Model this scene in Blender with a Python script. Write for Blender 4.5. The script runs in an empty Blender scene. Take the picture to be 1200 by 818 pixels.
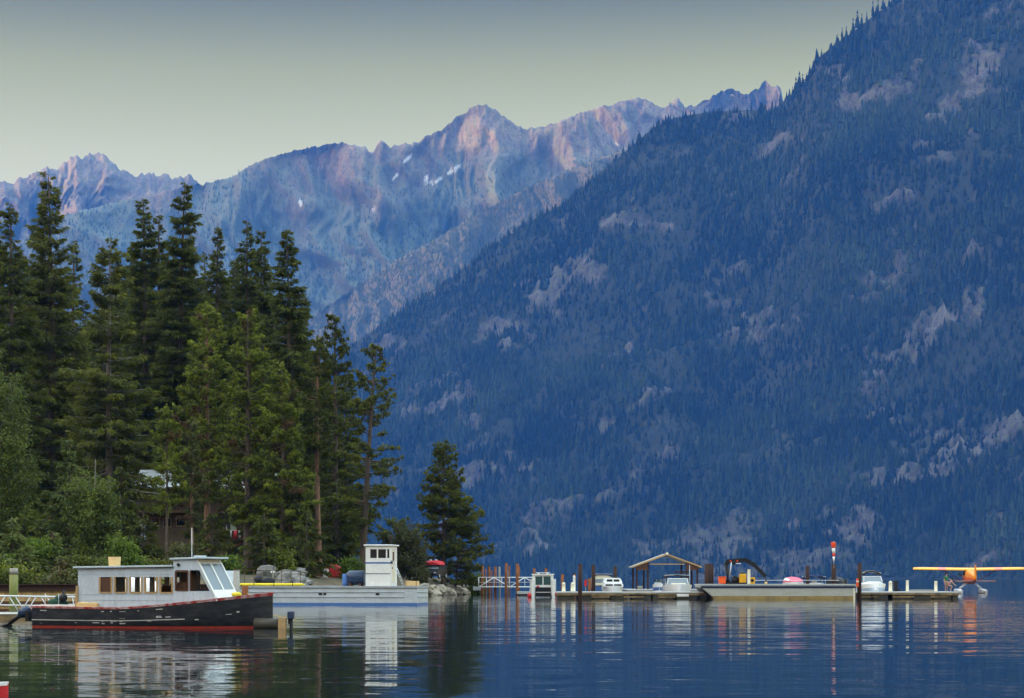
import bpy, bmesh, math, random
import numpy as np
from mathutils import Vector, Matrix
R = math.radians
SC = bpy.context.scene
COL = SC.collection

# ---------------------------------------------------------------- camera
F = 2400.0                      # focal length in photo pixels (photo 1200 wide)
HZ = 678.0                      # photo row of the horizon
CH = 1.9                        # eye height above the water
cam_d = bpy.data.cameras.new('camera')
cam = bpy.data.objects.new('camera', cam_d)
COL.objects.link(cam)
cam_d.sensor_width = 36.0
cam_d.lens = 36.0 * F / 1200.0
cam_d.shift_y = (HZ - 409.0) / 1200.0
cam_d.clip_start = 0.5
cam_d.clip_end = 40000.0
cam.location = (0, 0, CH)
cam.rotation_euler = (R(90), 0, 0)
SC.camera = cam

# ---------------------------------------------------------------- light
SUN_EL, SUN_AZ = R(5.0), R(-103.0)          # azimuth clockwise from +Y: low in the evening, left and a little behind
SUN_DIR = Vector((math.sin(SUN_AZ) * math.cos(SUN_EL), math.cos(SUN_AZ) * math.cos(SUN_EL), math.sin(SUN_EL)))
w = bpy.data.worlds.new('World')
SC.world = w
w.use_nodes = True
nt = w.node_tree
nt.nodes.clear()
sky = nt.nodes.new('ShaderNodeTexSky')
sky.sky_type = 'NISHITA'
sky.sun_disc = False
sky.sun_elevation = SUN_EL
sky.sun_rotation = SUN_AZ
sky.altitude = 300
sky.air_density = 1.0
sky.dust_density = 1.5
sky.ozone_density = 1.0
tc = nt.nodes.new('ShaderNodeTexCoord')
sep = nt.nodes.new('ShaderNodeSeparateXYZ')
nt.links.new(tc.outputs['Generated'], sep.inputs[0])
rp = nt.nodes.new('ShaderNodeValToRGB')        # evening glow low over the ranges, cooler and fuller overhead
cr = rp.color_ramp
SKY_TINT = [(0.00, (2.55, 1.76, 0.82)), (0.165, (2.55, 1.76, 0.82)), (0.20, (2.25, 1.53, 0.56)), (0.24, (1.60, 1.07, 0.20)), (0.285, (0.46, 0.28, 0.0)),
            (0.42, (7.5, 6.2, 5.0)), (1.0, (22, 17.2, 12.6))]
TM = 23.0
cr.elements[0].position = SKY_TINT[0][0]; cr.elements[0].color = tuple(c / TM for c in SKY_TINT[0][1]) + (1,)
cr.elements[1].position = SKY_TINT[-1][0]; cr.elements[1].color = tuple(c / TM for c in SKY_TINT[-1][1]) + (1,)
for p, c in SKY_TINT[1:-1]:
    e = cr.elements.new(p); e.color = tuple(k / TM for k in c) + (1,)
nt.links.new(sep.outputs['Z'], rp.inputs[0])
mul = nt.nodes.new('ShaderNodeMixRGB'); mul.blend_type = 'MULTIPLY'; mul.inputs[0].default_value = 1.0
nt.links.new(sky.outputs[0], mul.inputs[1]); nt.links.new(rp.outputs[0], mul.inputs[2])
bg = nt.nodes.new('ShaderNodeBackground')
bg.inputs['Strength'].default_value = 0.15
sc3 = nt.nodes.new('ShaderNodeVectorMath'); sc3.operation = 'SCALE'; sc3.inputs['Scale'].default_value = TM
nt.links.new(mul.outputs[0], sc3.inputs[0])
nt.links.new(sc3.outputs[0], bg.inputs['Color'])
wo = nt.nodes.new('ShaderNodeOutputWorld')
nt.links.new(bg.outputs[0], wo.inputs['Surface'])

sun_d = bpy.data.lights.new('sun', 'SUN')
sun_d.energy = 3.8
sun_d.angle = R(0.5)
sun_d.color = (1.0, 0.74, 0.40)
sun = bpy.data.objects.new('sun', sun_d)
COL.objects.link(sun)
sun.rotation_euler = SUN_DIR.to_track_quat('Z', 'Y').to_euler()

SC.view_settings.view_transform = 'Standard'
SC.view_settings.look = 'None'
SC.view_settings.gamma = 1.0
SC.view_settings.use_curve_mapping = False
SC.view_settings.exposure = 0.93
SC.render.engine = 'CYCLES'
cy = SC.cycles
cy.use_denoising = True
cy.max_bounces = 6
cy.diffuse_bounces = 2
cy.glossy_bounces = 3
cy.transmission_bounces = 4
cy.volume_bounces = 3
cy.transparent_max_bounces = 8
cy.caustics_reflective = False
cy.caustics_refractive = False
cy.sample_clamp_indirect = 4.0

HAZE_DENSITY = 0.37e-4
HAZE_COLOR = (0.07, 0.31, 1.0)

# ---------------------------------------------------------------- helpers
def tag(o, label=None, cat=None, group=None, kind=None):
    if label: o['label'] = label
    if cat: o['category'] = cat
    if group: o['group'] = group
    if kind: o['kind'] = kind
    return o

def W(px, py, D):
    """world point that the photo shows at (px, py) at depth D"""
    return Vector(((px - 600.0) / F * D, D, CH + (HZ - py) / F * D))

def empty(name, loc, rz=0.0):
    o = bpy.data.objects.new(name, None)
    o.empty_display_size = 0.5
    o.location = loc
    o.rotation_euler = (0, 0, rz)
    COL.objects.link(o)
    return o

def copy_tree(o, parent=None):
    kids = [c for c in COL.objects if c.parent == o]
    c = o.copy(); COL.objects.link(c)
    if parent is not None: c.parent = parent
    for k in kids: copy_tree(k, c)
    return c

def fast_mesh(name, verts, faces, mat, parent=None, attrs=None, smooth=False):
    """verts (n,3), faces (m,k) with constant k, as numpy arrays"""
    verts = np.ascontiguousarray(verts, dtype=np.float32)
    faces = np.ascontiguousarray(faces, dtype=np.int32)
    me = bpy.data.meshes.new(name)
    n, (m, k) = len(verts), faces.shape
    me.vertices.add(n); me.vertices.foreach_set('co', verts.ravel())
    me.loops.add(m * k); me.loops.foreach_set('vertex_index', faces.ravel())
    me.polygons.add(m)
    me.polygons.foreach_set('loop_start', np.arange(0, m * k, k, dtype=np.int32))
    me.polygons.foreach_set('loop_total', np.full(m, k, dtype=np.int32))
    me.polygons.foreach_set('use_smooth', np.full(m, smooth, dtype=bool))
    me.update(calc_edges=True)
    for an, arr in (attrs or {}).items():
        a = me.attributes.new(an, 'FLOAT', 'POINT')
        a.data.foreach_set('value', np.ascontiguousarray(arr, dtype=np.float32).ravel())
    me.materials.append(mat)
    o = bpy.data.objects.new(name, me)
    COL.objects.link(o)
    if parent is not None: o.parent = parent
    return o

class MB:
    """collects boxes, tubes, prisms and lofts; build() links them as ONE mesh object"""
    def __init__(s):
        s.v, s.f, s.m, s.s = [], [], [], []
    def add(s, vs, fs, mi=0, sm=False):
        b = len(s.v)
        s.v += [tuple(p) for p in vs]
        for f in fs:
            s.f.append(tuple(b + i for i in f)); s.m.append(mi); s.s.append(sm)
        return s
    def box(s, x0, x1, y0, y1, z0, z1, mi=0, mat=None):
        vs = [Vector(p) for p in ((x0, y0, z0), (x1, y0, z0), (x1, y1, z0), (x0, y1, z0), (x0, y0, z1), (x1, y0, z1), (x1, y1, z1), (x0, y1, z1))]
        if mat is not None: vs = [mat @ p for p in vs]
        return s.add(vs, [(3, 2, 1, 0), (4, 5, 6, 7), (0, 1, 5, 4), (1, 2, 6, 5), (2, 3, 7, 6), (3, 0, 4, 7)], mi)
    def bar(s, p0, p1, wx, wz, mi=0):
        p0, p1 = Vector(p0), Vector(p1); d = p1 - p0; L = d.length
        if L < 1e-6: return s
        q = d.to_track_quat('Y', 'Z').to_matrix().to_4x4()
        return s.box(-wx / 2, wx / 2, 0, L, -wz / 2, wz / 2, mi, Matrix.Translation(p0) @ q)
    def tube(s, pts, rs, n=8, mi=0, cap=True, sm=True):
        pts = [Vector(p) for p in pts]
        if not hasattr(rs, '__len__'): rs = [rs] * len(pts)
        vs, fs = [], []
        for i, p in enumerate(pts):
            d = (pts[min(i + 1, len(pts) - 1)] - pts[max(i - 1, 0)])
            d = d.normalized() if d.length > 1e-9 else Vector((0, 0, 1))
            a = d.orthogonal().normalized() if abs(d.z) < .999 else Vector((1, 0, 0))
            if abs(d.z) < .9: a = d.cross(Vector((0, 0, 1))).normalized()
            elif abs(d.z) < .999: a = d.cross(Vector((0, 1, 0))).normalized()
            b = d.cross(a)
            for k in range(n):
                t = 2 * math.pi * k / n
                vs.append(p + (a * math.cos(t) + b * math.sin(t)) * rs[i])
        for i in range(len(pts) - 1):
            for k in range(n):
                k2 = (k + 1) % n
                fs.append((i * n + k, (i + 1) * n + k, (i + 1) * n + k2, i * n + k2))
        s.add(vs, fs, mi, sm)
        if cap:
            m = (len(pts) - 1) * n
            s.add(vs[:n], [tuple(range(n))], mi); s.add(vs[m:], [tuple(range(n))[::-1]], mi)
        return s
    def prism(s, poly, y0, y1, mi=0):
        """polygon in (x,z) extruded along y"""
        n = len(poly)
        vs = [(x, y0, z) for x, z in poly] + [(x, y1, z) for x, z in poly]
        fs = [tuple(range(n)), tuple(range(2 * n - 1, n - 1, -1))]
        fs += [(k, n + k, n + (k + 1) % n, (k + 1) % n) for k in range(n)]
        return s.add(vs, fs, mi)
    def prismx(s, poly, x0, x1, mi=0):
        """polygon in (y,z) extruded along x"""
        n = len(poly)
        vs = [(x0, y, z) for y, z in poly] + [(x1, y, z) for y, z in poly]
        fs = [tuple(range(n)), tuple(range(2 * n - 1, n - 1, -1))]
        fs += [(k, n + k, n + (k + 1) % n, (k + 1) % n) for k in range(n)]
        return s.add(vs, fs, mi)
    def loft(s, rings, mi=0, closed=False, sm=True, caps=True):
        n = len(rings[0]); vs = [p for r in rings for p in r]; fs = []
        for i in range(len(rings) - 1):
            for k in range(n if closed else n - 1):
                k2 = (k + 1) % n
                fs.append((i * n + k, i * n + k2, (i + 1) * n + k2, (i + 1) * n + k))
        s.add(vs, fs, mi, sm)
        if caps:
            s.add(rings[0], [tuple(range(n))[::-1]], mi); s.add(rings[-1], [tuple(range(n))], mi)
        return s
    def ball(s, c, r, nu=10, nv=7, mi=0, jit=0.0, rng=None, sm=True):
        if not hasattr(r, '__len__'): r = (r, r, r)
        vs, fs = [], []
        for j in range(nv + 1):
            a = math.pi * j / nv
            for k in range(nu):
                t = 2 * math.pi * k / nu
                q = 1 + (rng.uniform(-jit, jit) if rng and 0 < j < nv else 0)
                vs.append((c[0] + r[0] * q * math.sin(a) * math.cos(t), c[1] + r[1] * q * math.sin(a) * math.sin(t), c[2] + r[2] * q * math.cos(a)))
        for j in range(nv):
            for k in range(nu):
                k2 = (k + 1) % nu
                fs.append((j * nu + k, (j + 1) * nu + k, (j + 1) * nu + k2, j * nu + k2))
        return s.add(vs, fs, mi, sm)
    def build(s, name, mats, parent=None, bevel=0.0, seg=2):
        me = bpy.data.meshes.new(name)
        me.from_pydata(s.v, [], s.f)
        if not isinstance(mats, (list, tuple)): mats = [mats]
        for m in mats: me.materials.append(m)
        me.polygons.foreach_set('material_index', s.m)
        me.polygons.foreach_set('use_smooth', s.s)
        bm = bmesh.new(); bm.from_mesh(me)
        bmesh.ops.remove_doubles(bm, verts=bm.verts, dist=1e-5)
        bmesh.ops.recalc_face_normals(bm, faces=bm.faces)
        bm.to_mesh(me); bm.free(); me.update()
        o = bpy.data.objects.new(name, me)
        COL.objects.link(o)
        if parent is not None: o.parent = parent
        if bevel > 0:
            b = o.modifiers.new('bevel', 'BEVEL'); b.width = bevel; b.segments = seg; b.limit_method = 'ANGLE'; b.angle_limit = R(40)
        return o

# ---------------------------------------------------------------- materials
def new_mat(name):
    m = bpy.data.materials.new(name); m.use_nodes = True
    return m, m.node_tree, m.node_tree.nodes['Principled BSDF']

def nz(t, scale, detail=4.0, rough=0.55, vec=None, dist=0.0):
    n = t.nodes.new('ShaderNodeTexNoise')
    n.inputs['Scale'].default_value = scale; n.inputs['Detail'].default_value = detail
    n.inputs['Roughness'].default_value = rough; n.inputs['Distortion'].default_value = dist
    if vec is not None: t.links.new(vec, n.inputs['Vector'])
    return n

def ramp(t, fac, stops):
    r = t.nodes.new('ShaderNodeValToRGB'); e = r.color_ramp.elements
    e[0].position, e[0].color = stops[0][0], tuple(stops[0][1]) + (1,)
    e[1].position, e[1].color = stops[-1][0], tuple(stops[-1][1]) + (1,)
    for p, c in stops[1:-1]:
        k = e.new(p); k.color = tuple(c) + (1,)
    t.links.new(fac, r.inputs[0])
    return r

def mixc(t, fac, a, b, mode='MIX'):
    n = t.nodes.new('ShaderNodeMixRGB'); n.blend_type = mode
    for i, v in ((0, fac), (1, a), (2, b)):
        if hasattr(v, 'is_linked') or hasattr(v, 'links'): t.links.new(v, n.inputs[i])
        elif hasattr(v, '__len__'): n.inputs[i].default_value = tuple(v) + (1,)
        else: n.inputs[i].default_value = v
    return n

def objcoord(t, scale=(1, 1, 1)):
    tcn = t.nodes.new('ShaderNodeTexCoord'); mp = t.nodes.new('ShaderNodeMapping')
    mp.inputs['Scale'].default_value = scale
    t.links.new(tcn.outputs['Object'], mp.inputs['Vector'])
    return mp.outputs[0]

def attr(t, name):
    a = t.nodes.new('ShaderNodeAttribute'); a.attribute_name = name
    return a.outputs['Fac']

def bump(t, b, h, strength=0.4, dist=0.05):
    n = t.nodes.new('ShaderNodeBump'); n.inputs['Strength'].default_value = strength; n.inputs['Distance'].default_value = dist
    t.links.new(h, n.inputs['Height']); t.links.new(n.outputs[0], b.inputs['Normal'])

_cache = {}
def paint(name, col, rough=0.5, metal=0.0, wear=0.25, dirt=None, scale=3.0, stretch=(1, 1, 1), bmp=0.0, spec=0.22):
    """a painted / weathered surface: base colour broken up with noise, and patches of wear"""
    if name in _cache: return _cache[name]
    m, t, b = new_mat(name)
    v = objcoord(t, stretch)
    n1 = nz(t, scale, 6, 0.6, v)
    n2 = nz(t, scale * 6.3, 4, 0.6, v)
    d = dirt if dirt is not None else tuple(c * 0.45 for c in col)
    f = ramp(t, n1.outputs['Fac'], [(0.42, (0, 0, 0)), (0.75, (wear, wear, wear))])
    c1 = mixc(t, f.outputs[0], col, d)
    g = ramp(t, n2.outputs['Fac'], [(0.3, (0.86, 0.86, 0.86)), (0.7, (1.08, 1.08, 1.08))])
    c2 = mixc(t, 1.0, c1.outputs[0], g.outputs[0], 'MULTIPLY')
    t.links.new(c2.outputs[0], b.inputs['Base Color'])
    b.inputs['Roughness'].default_value = rough; b.inputs['Metallic'].default_value = metal
    b.inputs['Specular IOR Level'].default_value = spec
    if bmp > 0: bump(t, b, n2.outputs['Fac'], bmp, 0.02)
    _cache[name] = m
    return m

def glassmat(name, col=(0.03, 0.04, 0.05), rough=0.06):
    if name in _cache: return _cache[name]
    m, t, b = new_mat(name)
    b.inputs['Base Color'].default_value = col + (1,)
    b.inputs['Roughness'].default_value = rough
    b.inputs['Specular IOR Level'].default_value = 0.12
    _cache[name] = m
    return m

# ---------------------------------------------------------------- noise
def _h(ix, iy, seed):
    n = (ix.astype(np.int64) * 374761393 + iy.astype(np.int64) * 668265263 + seed * 974634777) & 0xFFFFFFFF
    n = ((n ^ (n >> 13)) * 1274126177) & 0xFFFFFFFF
    return ((n ^ (n >> 16)) & 0xFFFF) / 65535.0 * 2 * np.pi

def perlin(x, y, seed=0):
    x0, y0 = np.floor(x), np.floor(y); fx, fy = x - x0, y - y0
    u, v = fx * fx * fx * (fx * (fx * 6 - 15) + 10), fy * fy * fy * (fy * (fy * 6 - 15) + 10)
    def g(i, j):
        a = _h(x0 + i, y0 + j, seed)
        return np.cos(a) * (fx - i) + np.sin(a) * (fy - j)
    a = g(0, 0) * (1 - u) + g(1, 0) * u
    b = g(0, 1) * (1 - u) + g(1, 1) * u
    return (a * (1 - v) + b * v) * 1.5

def fbm(x, y, o=5, seed=0, gain=0.5, lac=2.03):
    s, a, f, tot = 0, 1.0, 1.0, 0
    for i in range(o):
        s = s + a * perlin(x * f, y * f, seed + i * 17); tot += a; a *= gain; f *= lac
    return s / tot * 1.4

def ridged(x, y, o=5, seed=0, gain=0.5, lac=2.03):
    s, a, f, tot = 0, 1.0, 1.0, 0
    for i in range(o):
        s = s + a * (1 - np.abs(perlin(x * f, y * f, seed + i * 31)) * 1.6); tot += a; a *= gain; f *= lac
    return s / tot

def sstep(a, b, x):
    t = np.clip((x - a) / (b - a), 0, 1)
    return t * t * (3 - 2 * t)

def grid_faces(nr, nc):
    i = np.arange((nr - 1) * (nc - 1)); r, c = i // (nc - 1), i % (nc - 1)
    a = r * nc + c
    return np.stack([a, a + 1, a + nc + 1, a + nc], 1)
# ---------------------------------------------------------------- lake
def water_mat():
    m, t, b = new_mat('lake_water')
    b.inputs['Base Color'].default_value = (0.006, 0.014, 0.018, 1)
    b.inputs['Roughness'].default_value = 0.03
    b.inputs['IOR'].default_value = 1.33
    geo = t.nodes.new('ShaderNodeNewGeometry')
    def slope(scale, amp, detail):
        mp = t.nodes.new('ShaderNodeMapping'); mp.inputs['Scale'].default_value = scale
        t.links.new(geo.outputs['Position'], mp.inputs['Vector'])
        n = nz(t, 1.0, detail, 0.55, mp.outputs[0])
        s1 = t.nodes.new('ShaderNodeVectorMath'); s1.operation = 'SUBTRACT'; s1.inputs[1].default_value = (0.5, 0.5, 0.5)
        t.links.new(n.outputs['Color'], s1.inputs[0])
        s2 = t.nodes.new('ShaderNodeVectorMath'); s2.operation = 'MULTIPLY'; s2.inputs[1].default_value = (amp[0], amp[1], 0)
        t.links.new(s1.outputs[0], s2.inputs[0])
        return s2.outputs[0]
    def vadd(a, b_):
        n = t.nodes.new('ShaderNodeVectorMath'); n.operation = 'ADD'
        t.links.new(a, n.inputs[0]); t.links.new(b_, n.inputs[1])
        return n.outputs[0]
    a = vadd(slope((0.35, 0.95, 1), (0.028, 0.070), 2), slope((1.7, 4.2, 1), (0.028, 0.058), 3))
    # wind patches: some water lies calmer than the rest
    mp = t.nodes.new('ShaderNodeMapping'); mp.inputs['Scale'].default_value = (0.022, 0.05, 1)
    t.links.new(geo.outputs['Position'], mp.inputs['Vector'])
    pn = nz(t, 1.0, 3, 0.5, mp.outputs[0])
    pr = ramp(t, pn.outputs['Fac'], [(0.38, (0.55, 0.55, 0.55)), (0.62, (1.15, 1.15, 1.15))])
    s = t.nodes.new('ShaderNodeVectorMath'); s.operation = 'MULTIPLY'
    t.links.new(a, s.inputs[0]); t.links.new(pr.outputs[0], s.inputs[1])
    u = t.nodes.new('ShaderNodeVectorMath'); u.operation = 'ADD'; u.inputs[1].default_value = (0, 0, 1)
    t.links.new(s.outputs[0], u.inputs[0])
    nn = t.nodes.new('ShaderNodeVectorMath'); nn.operation = 'NORMALIZE'
    t.links.new(u.outputs[0], nn.inputs[0])
    t.links.new(nn.outputs[0], b.inputs['Normal'])
    return m

KF = 2.2                                                            # metres per unit of the mountain grids below
BX0, BX1, BY0, BY1, BZ0, BZ1 = -3300.0 * KF, 2600.0 * KF, -3300.0 * KF, 6300.0 * KF, -70.0, 1070.0 * KF     # the haze box
lm = MB(); lm.add([(BX0 + 50, BY0 + 50, 0), (BX1 - 50, BY0 + 50, 0), (BX1 - 50, BY1 - 50, 0), (BX0 + 50, BY1 - 50, 0)], [(0, 1, 2, 3)])
lake = lm.build('lake', water_mat()); tag(lake, kind='structure')
bedm = paint('lake_bed_silt', (0.08, 0.075, 0.06), 0.9)
lb = MB(); lb.add([(BX0 + 50, BY0 + 50, -68), (BX1 - 50, BY0 + 50, -68), (BX1 - 50, BY1 - 50, -68), (BX0 + 50, BY1 - 50, -68)], [(0, 1, 2, 3)])
tag(lb.build('ground', bedm), kind='structure')

# ---------------------------------------------------------------- haze
hm = bpy.data.materials.new('haze_air'); hm.use_nodes = True
ht = hm.node_tree; ht.nodes.clear()
pv = ht.nodes.new('ShaderNodeVolumePrincipled')
pv.inputs['Color'].default_value = HAZE_COLOR + (1,)
pv.inputs['Density'].default_value = HAZE_DENSITY
pv.inputs['Anisotropy'].default_value = 0.0
ho = ht.nodes.new('ShaderNodeOutputMaterial')
ht.links.new(pv.outputs[0], ho.inputs['Volume'])
hb = MB(); hb.box(BX0, BX1, BY0, BY1, BZ0, BZ1)
haze = hb.build('haze', hm); tag(haze, kind='stuff')

# ---------------------------------------------------------------- mountains
def rock_mat(name, rock, rock2, soil, lichen=(0.10, 0.12, 0.05), snow=False, scale=0.03):
    scale = scale / KF
    m, t, b = new_mat(name)
    geo = t.nodes.new('ShaderNodeNewGeometry')
    mp = t.nodes.new('ShaderNodeMapping'); mp.inputs['Scale'].default_value = (1, 1, 0.45)
    t.links.new(geo.outputs['Position'], mp.inputs['Vector'])
    n1 = nz(t, scale, 8, 0.65, mp.outputs[0], 0.6)
    n2 = nz(t, scale * 5, 6, 0.65, mp.outputs[0], 0.3)
    n3 = nz(t, scale * 17, 5, 0.7, mp.outputs[0], 0.5)
    r = ramp(t, n1.outputs['Fac'], [(0.32, rock2), (0.5, tuple((a + c) / 2 for a, c in zip(rock, rock2))), (0.66, rock)])
    cr_ = ramp(t, n2.outputs['Fac'], [(0.30, (0.45, 0.45, 0.45)), (0.48, (0.95, 0.95, 0.95)), (0.8, (1.2, 1.2, 1.2))])
    rr = mixc(t, 1.0, r.outputs[0], cr_.outputs[0], 'MULTIPLY')
    c3 = ramp(t, n3.outputs['Fac'], [(0.36, (0.50, 0.50, 0.51)), (0.50, (1.0, 1.0, 1.0)), (0.72, (1.25, 1.24, 1.22))])
    rr = mixc(t, 1.0, rr.outputs[0], c3.outputs[0], 'MULTIPLY')
    lf = ramp(t, n2.outputs['Fac'], [(0.5, (0, 0, 0)), (0.62, (0.55, 0.55, 0.55))])
    rl = mixc(t, lf.outputs[0], rr.outputs[0], lichen)
    so = mixc(t, n2.outputs['Fac'], soil, tuple(c * 1.9 for c in soil))
    c = mixc(t, attr(t, 'rock'), so.outputs[0], rl.outputs[0])
    out = c.outputs[0]
    if snow:
        c2 = mixc(t, attr(t, 'snow'), out, (0.55, 0.56, 0.58)); out = c2.outputs[0]
    t.links.new(out, b.inputs['Base Color'])
    b.inputs['Roughness'].default_value = 0.95
    b.inputs['Specular IOR Level'].default_value = 0.1
    bump(t, b, n2.outputs['Fac'], 0.8, 5.0 * KF)
    return m

def needle_far(name, dark, light):
    m, t, b = new_mat(name)
    c = mixc(t, attr(t, 'tint'), dark, light)
    t.links.new(c.outputs[0], b.inputs['Base Color'])
    b.inputs['Roughness'].default_value = 0.9; b.inputs['Specular IOR Level'].default_value = 0.1
    return m

def forest(name, P, H, tint, mat, rng, sides=6, tiers=3, wid=0.17):
    """many small conifers as one object: P (n,3) feet, H heights"""
    n = len(P)
    vs, fs = [], []
    ang = rng.uniform(0, 2 * np.pi, n)
    base = 0
    allv, allt, allf = [], [], []
    for k in range(tiers):
        z0 = 0.10 + 0.80 * k / tiers; z1 = min(1.0, z0 + 0.62 - 0.12 * k) if k < tiers - 1 else 1.0
        rr = wid * (1 - 0.75 * k / max(1, tiers - 1) * 0.85)
        ring = []
        for j in range(sides):
            a = ang + 2 * np.pi * j / sides + k * 0.5
            q = rr * H * rng.uniform(0.55, 1.25, n)
            ring.append(np.stack([P[:, 0] + q * np.cos(a), P[:, 1] + q * np.sin(a), P[:, 2] + H * (z0 + rng.uniform(-.04, .04, n))], 1))
        apex = np.stack([P[:, 0], P[:, 1], P[:, 2] + H * z1], 1)
        V = np.stack(ring + [apex], 1)                       # n, sides+1, 3
        idx = base + np.arange(n)[:, None] * (sides + 1)
        for j in range(sides):
            allf.append(np.stack([idx[:, 0] + j, idx[:, 0] + (j + 1) % sides, idx[:, 0] + sides], 1))
        allv.append(V.reshape(-1, 3)); allt.append(np.repeat(tint, sides + 1)); base += n * (sides + 1)
    return fast_mesh(name, np.concatenate(allv), np.concatenate(allf), mat, attrs={'tint': np.concatenate(allt)})

def blobs(px, py, L):
    m = np.zeros_like(px)
    for (cx, cy, rx, ry, an, s) in L:
        a = math.radians(an); dx, dy = px - cx, py - cy
        u = (dx * math.cos(a) - dy * math.sin(a)) / rx; v = (dx * math.sin(a) + dy * math.cos(a)) / ry
        m = np.maximum(m, s * np.clip(1.25 - np.sqrt(u * u + v * v), 0, 1) * 1.6)
    return m

rngM = np.random.default_rng(11)
# --- near wooded mountain across the lake
SIL = np.array([(60, 672), (200, 600), (260, 530), (330, 466), (365, 438), (405, 409), (440, 386), (470, 366), (500, 345), (545, 315), (590, 281), (620, 261),
    (660, 240), (690, 214), (720, 189), (760, 155), (790, 139), (830, 132), (870, 130), (905, 130), (925, 115), (945, 97), (955, 72), (980, 52),
    (1000, 38), (1030, 14), (1060, -3), (1130, -40), (1200, -75), (1420, -120)], float)
nU, nT, nB = 520, 300, 30
U = np.linspace(60, 1420, nU)
T = np.linspace(0, 1, nT)
UU, TT = np.meshgrid(U, T)
yr = np.interp(U, SIL[:, 0], SIL[:, 1])
Dr = np.interp(U, [60, 400, 600, 900, 950, 1420], [2950, 3000, 2850, 2750, 2640, 2500])
Ds = np.interp(U, [60, 400, 1420], [2500, 2450, 1950])
zr = CH + (HZ - yr) / F * Dr
DD = Ds[None, :] + (Dr - Ds)[None, :] * TT
XX = (UU - 600) / F * DD
wT = np.sin(np.pi * np.clip(TT, 0, 1)) ** 0.8
hs = np.clip(zr / 400.0, 0, 1)[None, :]
prof = 0.80 * TT + 0.20 * TT ** 2 + 0.05 * np.sin(TT * 9 + UU / 130.0) * wT
ZZ = zr[None, :] * prof
qx, qy = XX + 0.55 * DD, DD - 0.3 * XX                     # slanting spurs and gullies
ZZ = ZZ + hs * wT * (120 * (ridged(qx / 480, qy / 900, 4, 5) - 0.62) + 44 * fbm(XX / 150, DD / 190, 4, 9))
pyv = HZ - (ZZ - CH) * F / DD
OUT = [(1075, 400, 95, 26, 34, .95), (1120, 372, 40, 16, 20, .9), (1000, 120, 60, 20, 10, .6), (1050, 105, 60, 22, 35, .75), (1150, 75, 60, 18, 40, .8), (1130, 120, 55, 16, 38, .75), (985, 85, 30, 14, 10, .7),
       (735, 258, 55, 16, -8, .75), (765, 262, 46, 14, -10, .8), (640, 345, 50, 30, 10, .75), (605, 385, 55, 26, 15, .8), (680, 320, 50, 22, -10, .7), (555, 560, 55, 30, 5, .8), (600, 545, 50, 25, -5, .6), (640, 610, 60, 22, 5, .75), (620, 640, 50, 14, 0, .7),
       (540, 470, 46, 24, 10, .75), (500, 480, 30, 26, 20, .6), (760, 470, 55, 14, 24, .7), (900, 385, 46, 13, 28, .85), (870, 395, 50, 10, 25, .6), (1090, 545, 70, 20, 16, .9), (1130, 535, 40, 13, 10, .85), (960, 610, 70, 18, 0, .7),
       (1000, 625, 26, 34, -30, .75), (1185, 500, 40, 14, 25, .7), (1190, 440, 30, 12, 20, .6), (450, 400, 40, 14, 25, .6), (890, 180, 35, 15, 25, .55), (915, 165, 45, 16, 15, .6), (860, 215, 35, 10, 20, .5),
       (820, 350, 60, 12, 25, .5), (1050, 240, 60, 12, 12, .5), (1080, 280, 50, 14, 8, .55), (1160, 300, 40, 15, 20, .5), (800, 530, 55, 14, 15, .5), (720, 560, 50, 16, 15, .5), (690, 430, 50, 16, 25, .55), (1155, 655, 26, 14, 30, .75), (880, 640, 40, 14, 10, .5), (770, 640, 60, 14, 5, .55), (520, 620, 40, 20, 0, .6), (1170, 15, 50, 16, 20, .5)]
wpx = UU + 26 * fbm(UU / 45, pyv / 30, 4, 81) + 8 * fbm(UU / 9, pyv / 7, 3, 83)
wpy = pyv + 22 * fbm(UU / 40, pyv / 30, 4, 91) + 7 * fbm(UU / 9, pyv / 7, 3, 93)
rk = blobs(wpx, wpy, OUT)
rn = fbm(XX / 60, DD / 60 + ZZ / 40, 5, 21)
rn2 = fbm(XX / 170, DD / 170 + ZZ / 90, 4, 33)
rock = sstep(0.42, 0.66, rk * 0.72 + rn * 0.5) * 0.95
ledge = fbm((XX + .9 * DD) / 240, ZZ / 26 + DD / 300, 5, 35)
rock = np.maximum(rock, sstep(0.16, 0.46, rn2 * 0.55 + rn * 0.30 + ledge * 0.34) * 0.72)
rough = ridged(XX / 46 + ZZ / 80, DD / 46, 4, 41)
ZZ = ZZ + wT * (rock * (rough - 0.5) * 34 + (ridged(XX / 85, DD / 85, 4, 47) - 0.55) * 16 * hs)
# back slope
tb = np.linspace(0, 1, nB + 1)[1:]
DB = Dr[None, :] + tb[:, None] * 420
ZB = zr[None, :] * (1 - tb[:, None] ** 1.2 * 0.55) + 0
DB2 = Dr[None, :] + 480 * np.ones((1, nU)); ZB2 = np.full((1, nU), -25.0)
fr = np.array([[-25.0]] * nU).T
Dall = np.concatenate([Ds[None, :] - 40, DD, DB, DB2]); Zall = np.concatenate([fr, ZZ, ZB, ZB2])
Uall = np.repeat(U[None, :], len(Dall), 0)
Rall = np.concatenate([rock[:1], rock, np.zeros_like(ZB), np.zeros_like(ZB2)])
V = np.stack([(Uall - 600) / F * Dall, Dall, Zall], 2).reshape(-1, 3) * KF
NEAR_ROCK = rock_mat('granite_slope', (0.150, 0.136, 0.130), (0.030, 0.027, 0.028), (0.022, 0.025, 0.016))
tag(fast_mesh('mountain', V, grid_faces(len(Dall), nU), NEAR_ROCK, attrs={'rock': Rall}, smooth=True), kind='structure')

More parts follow.
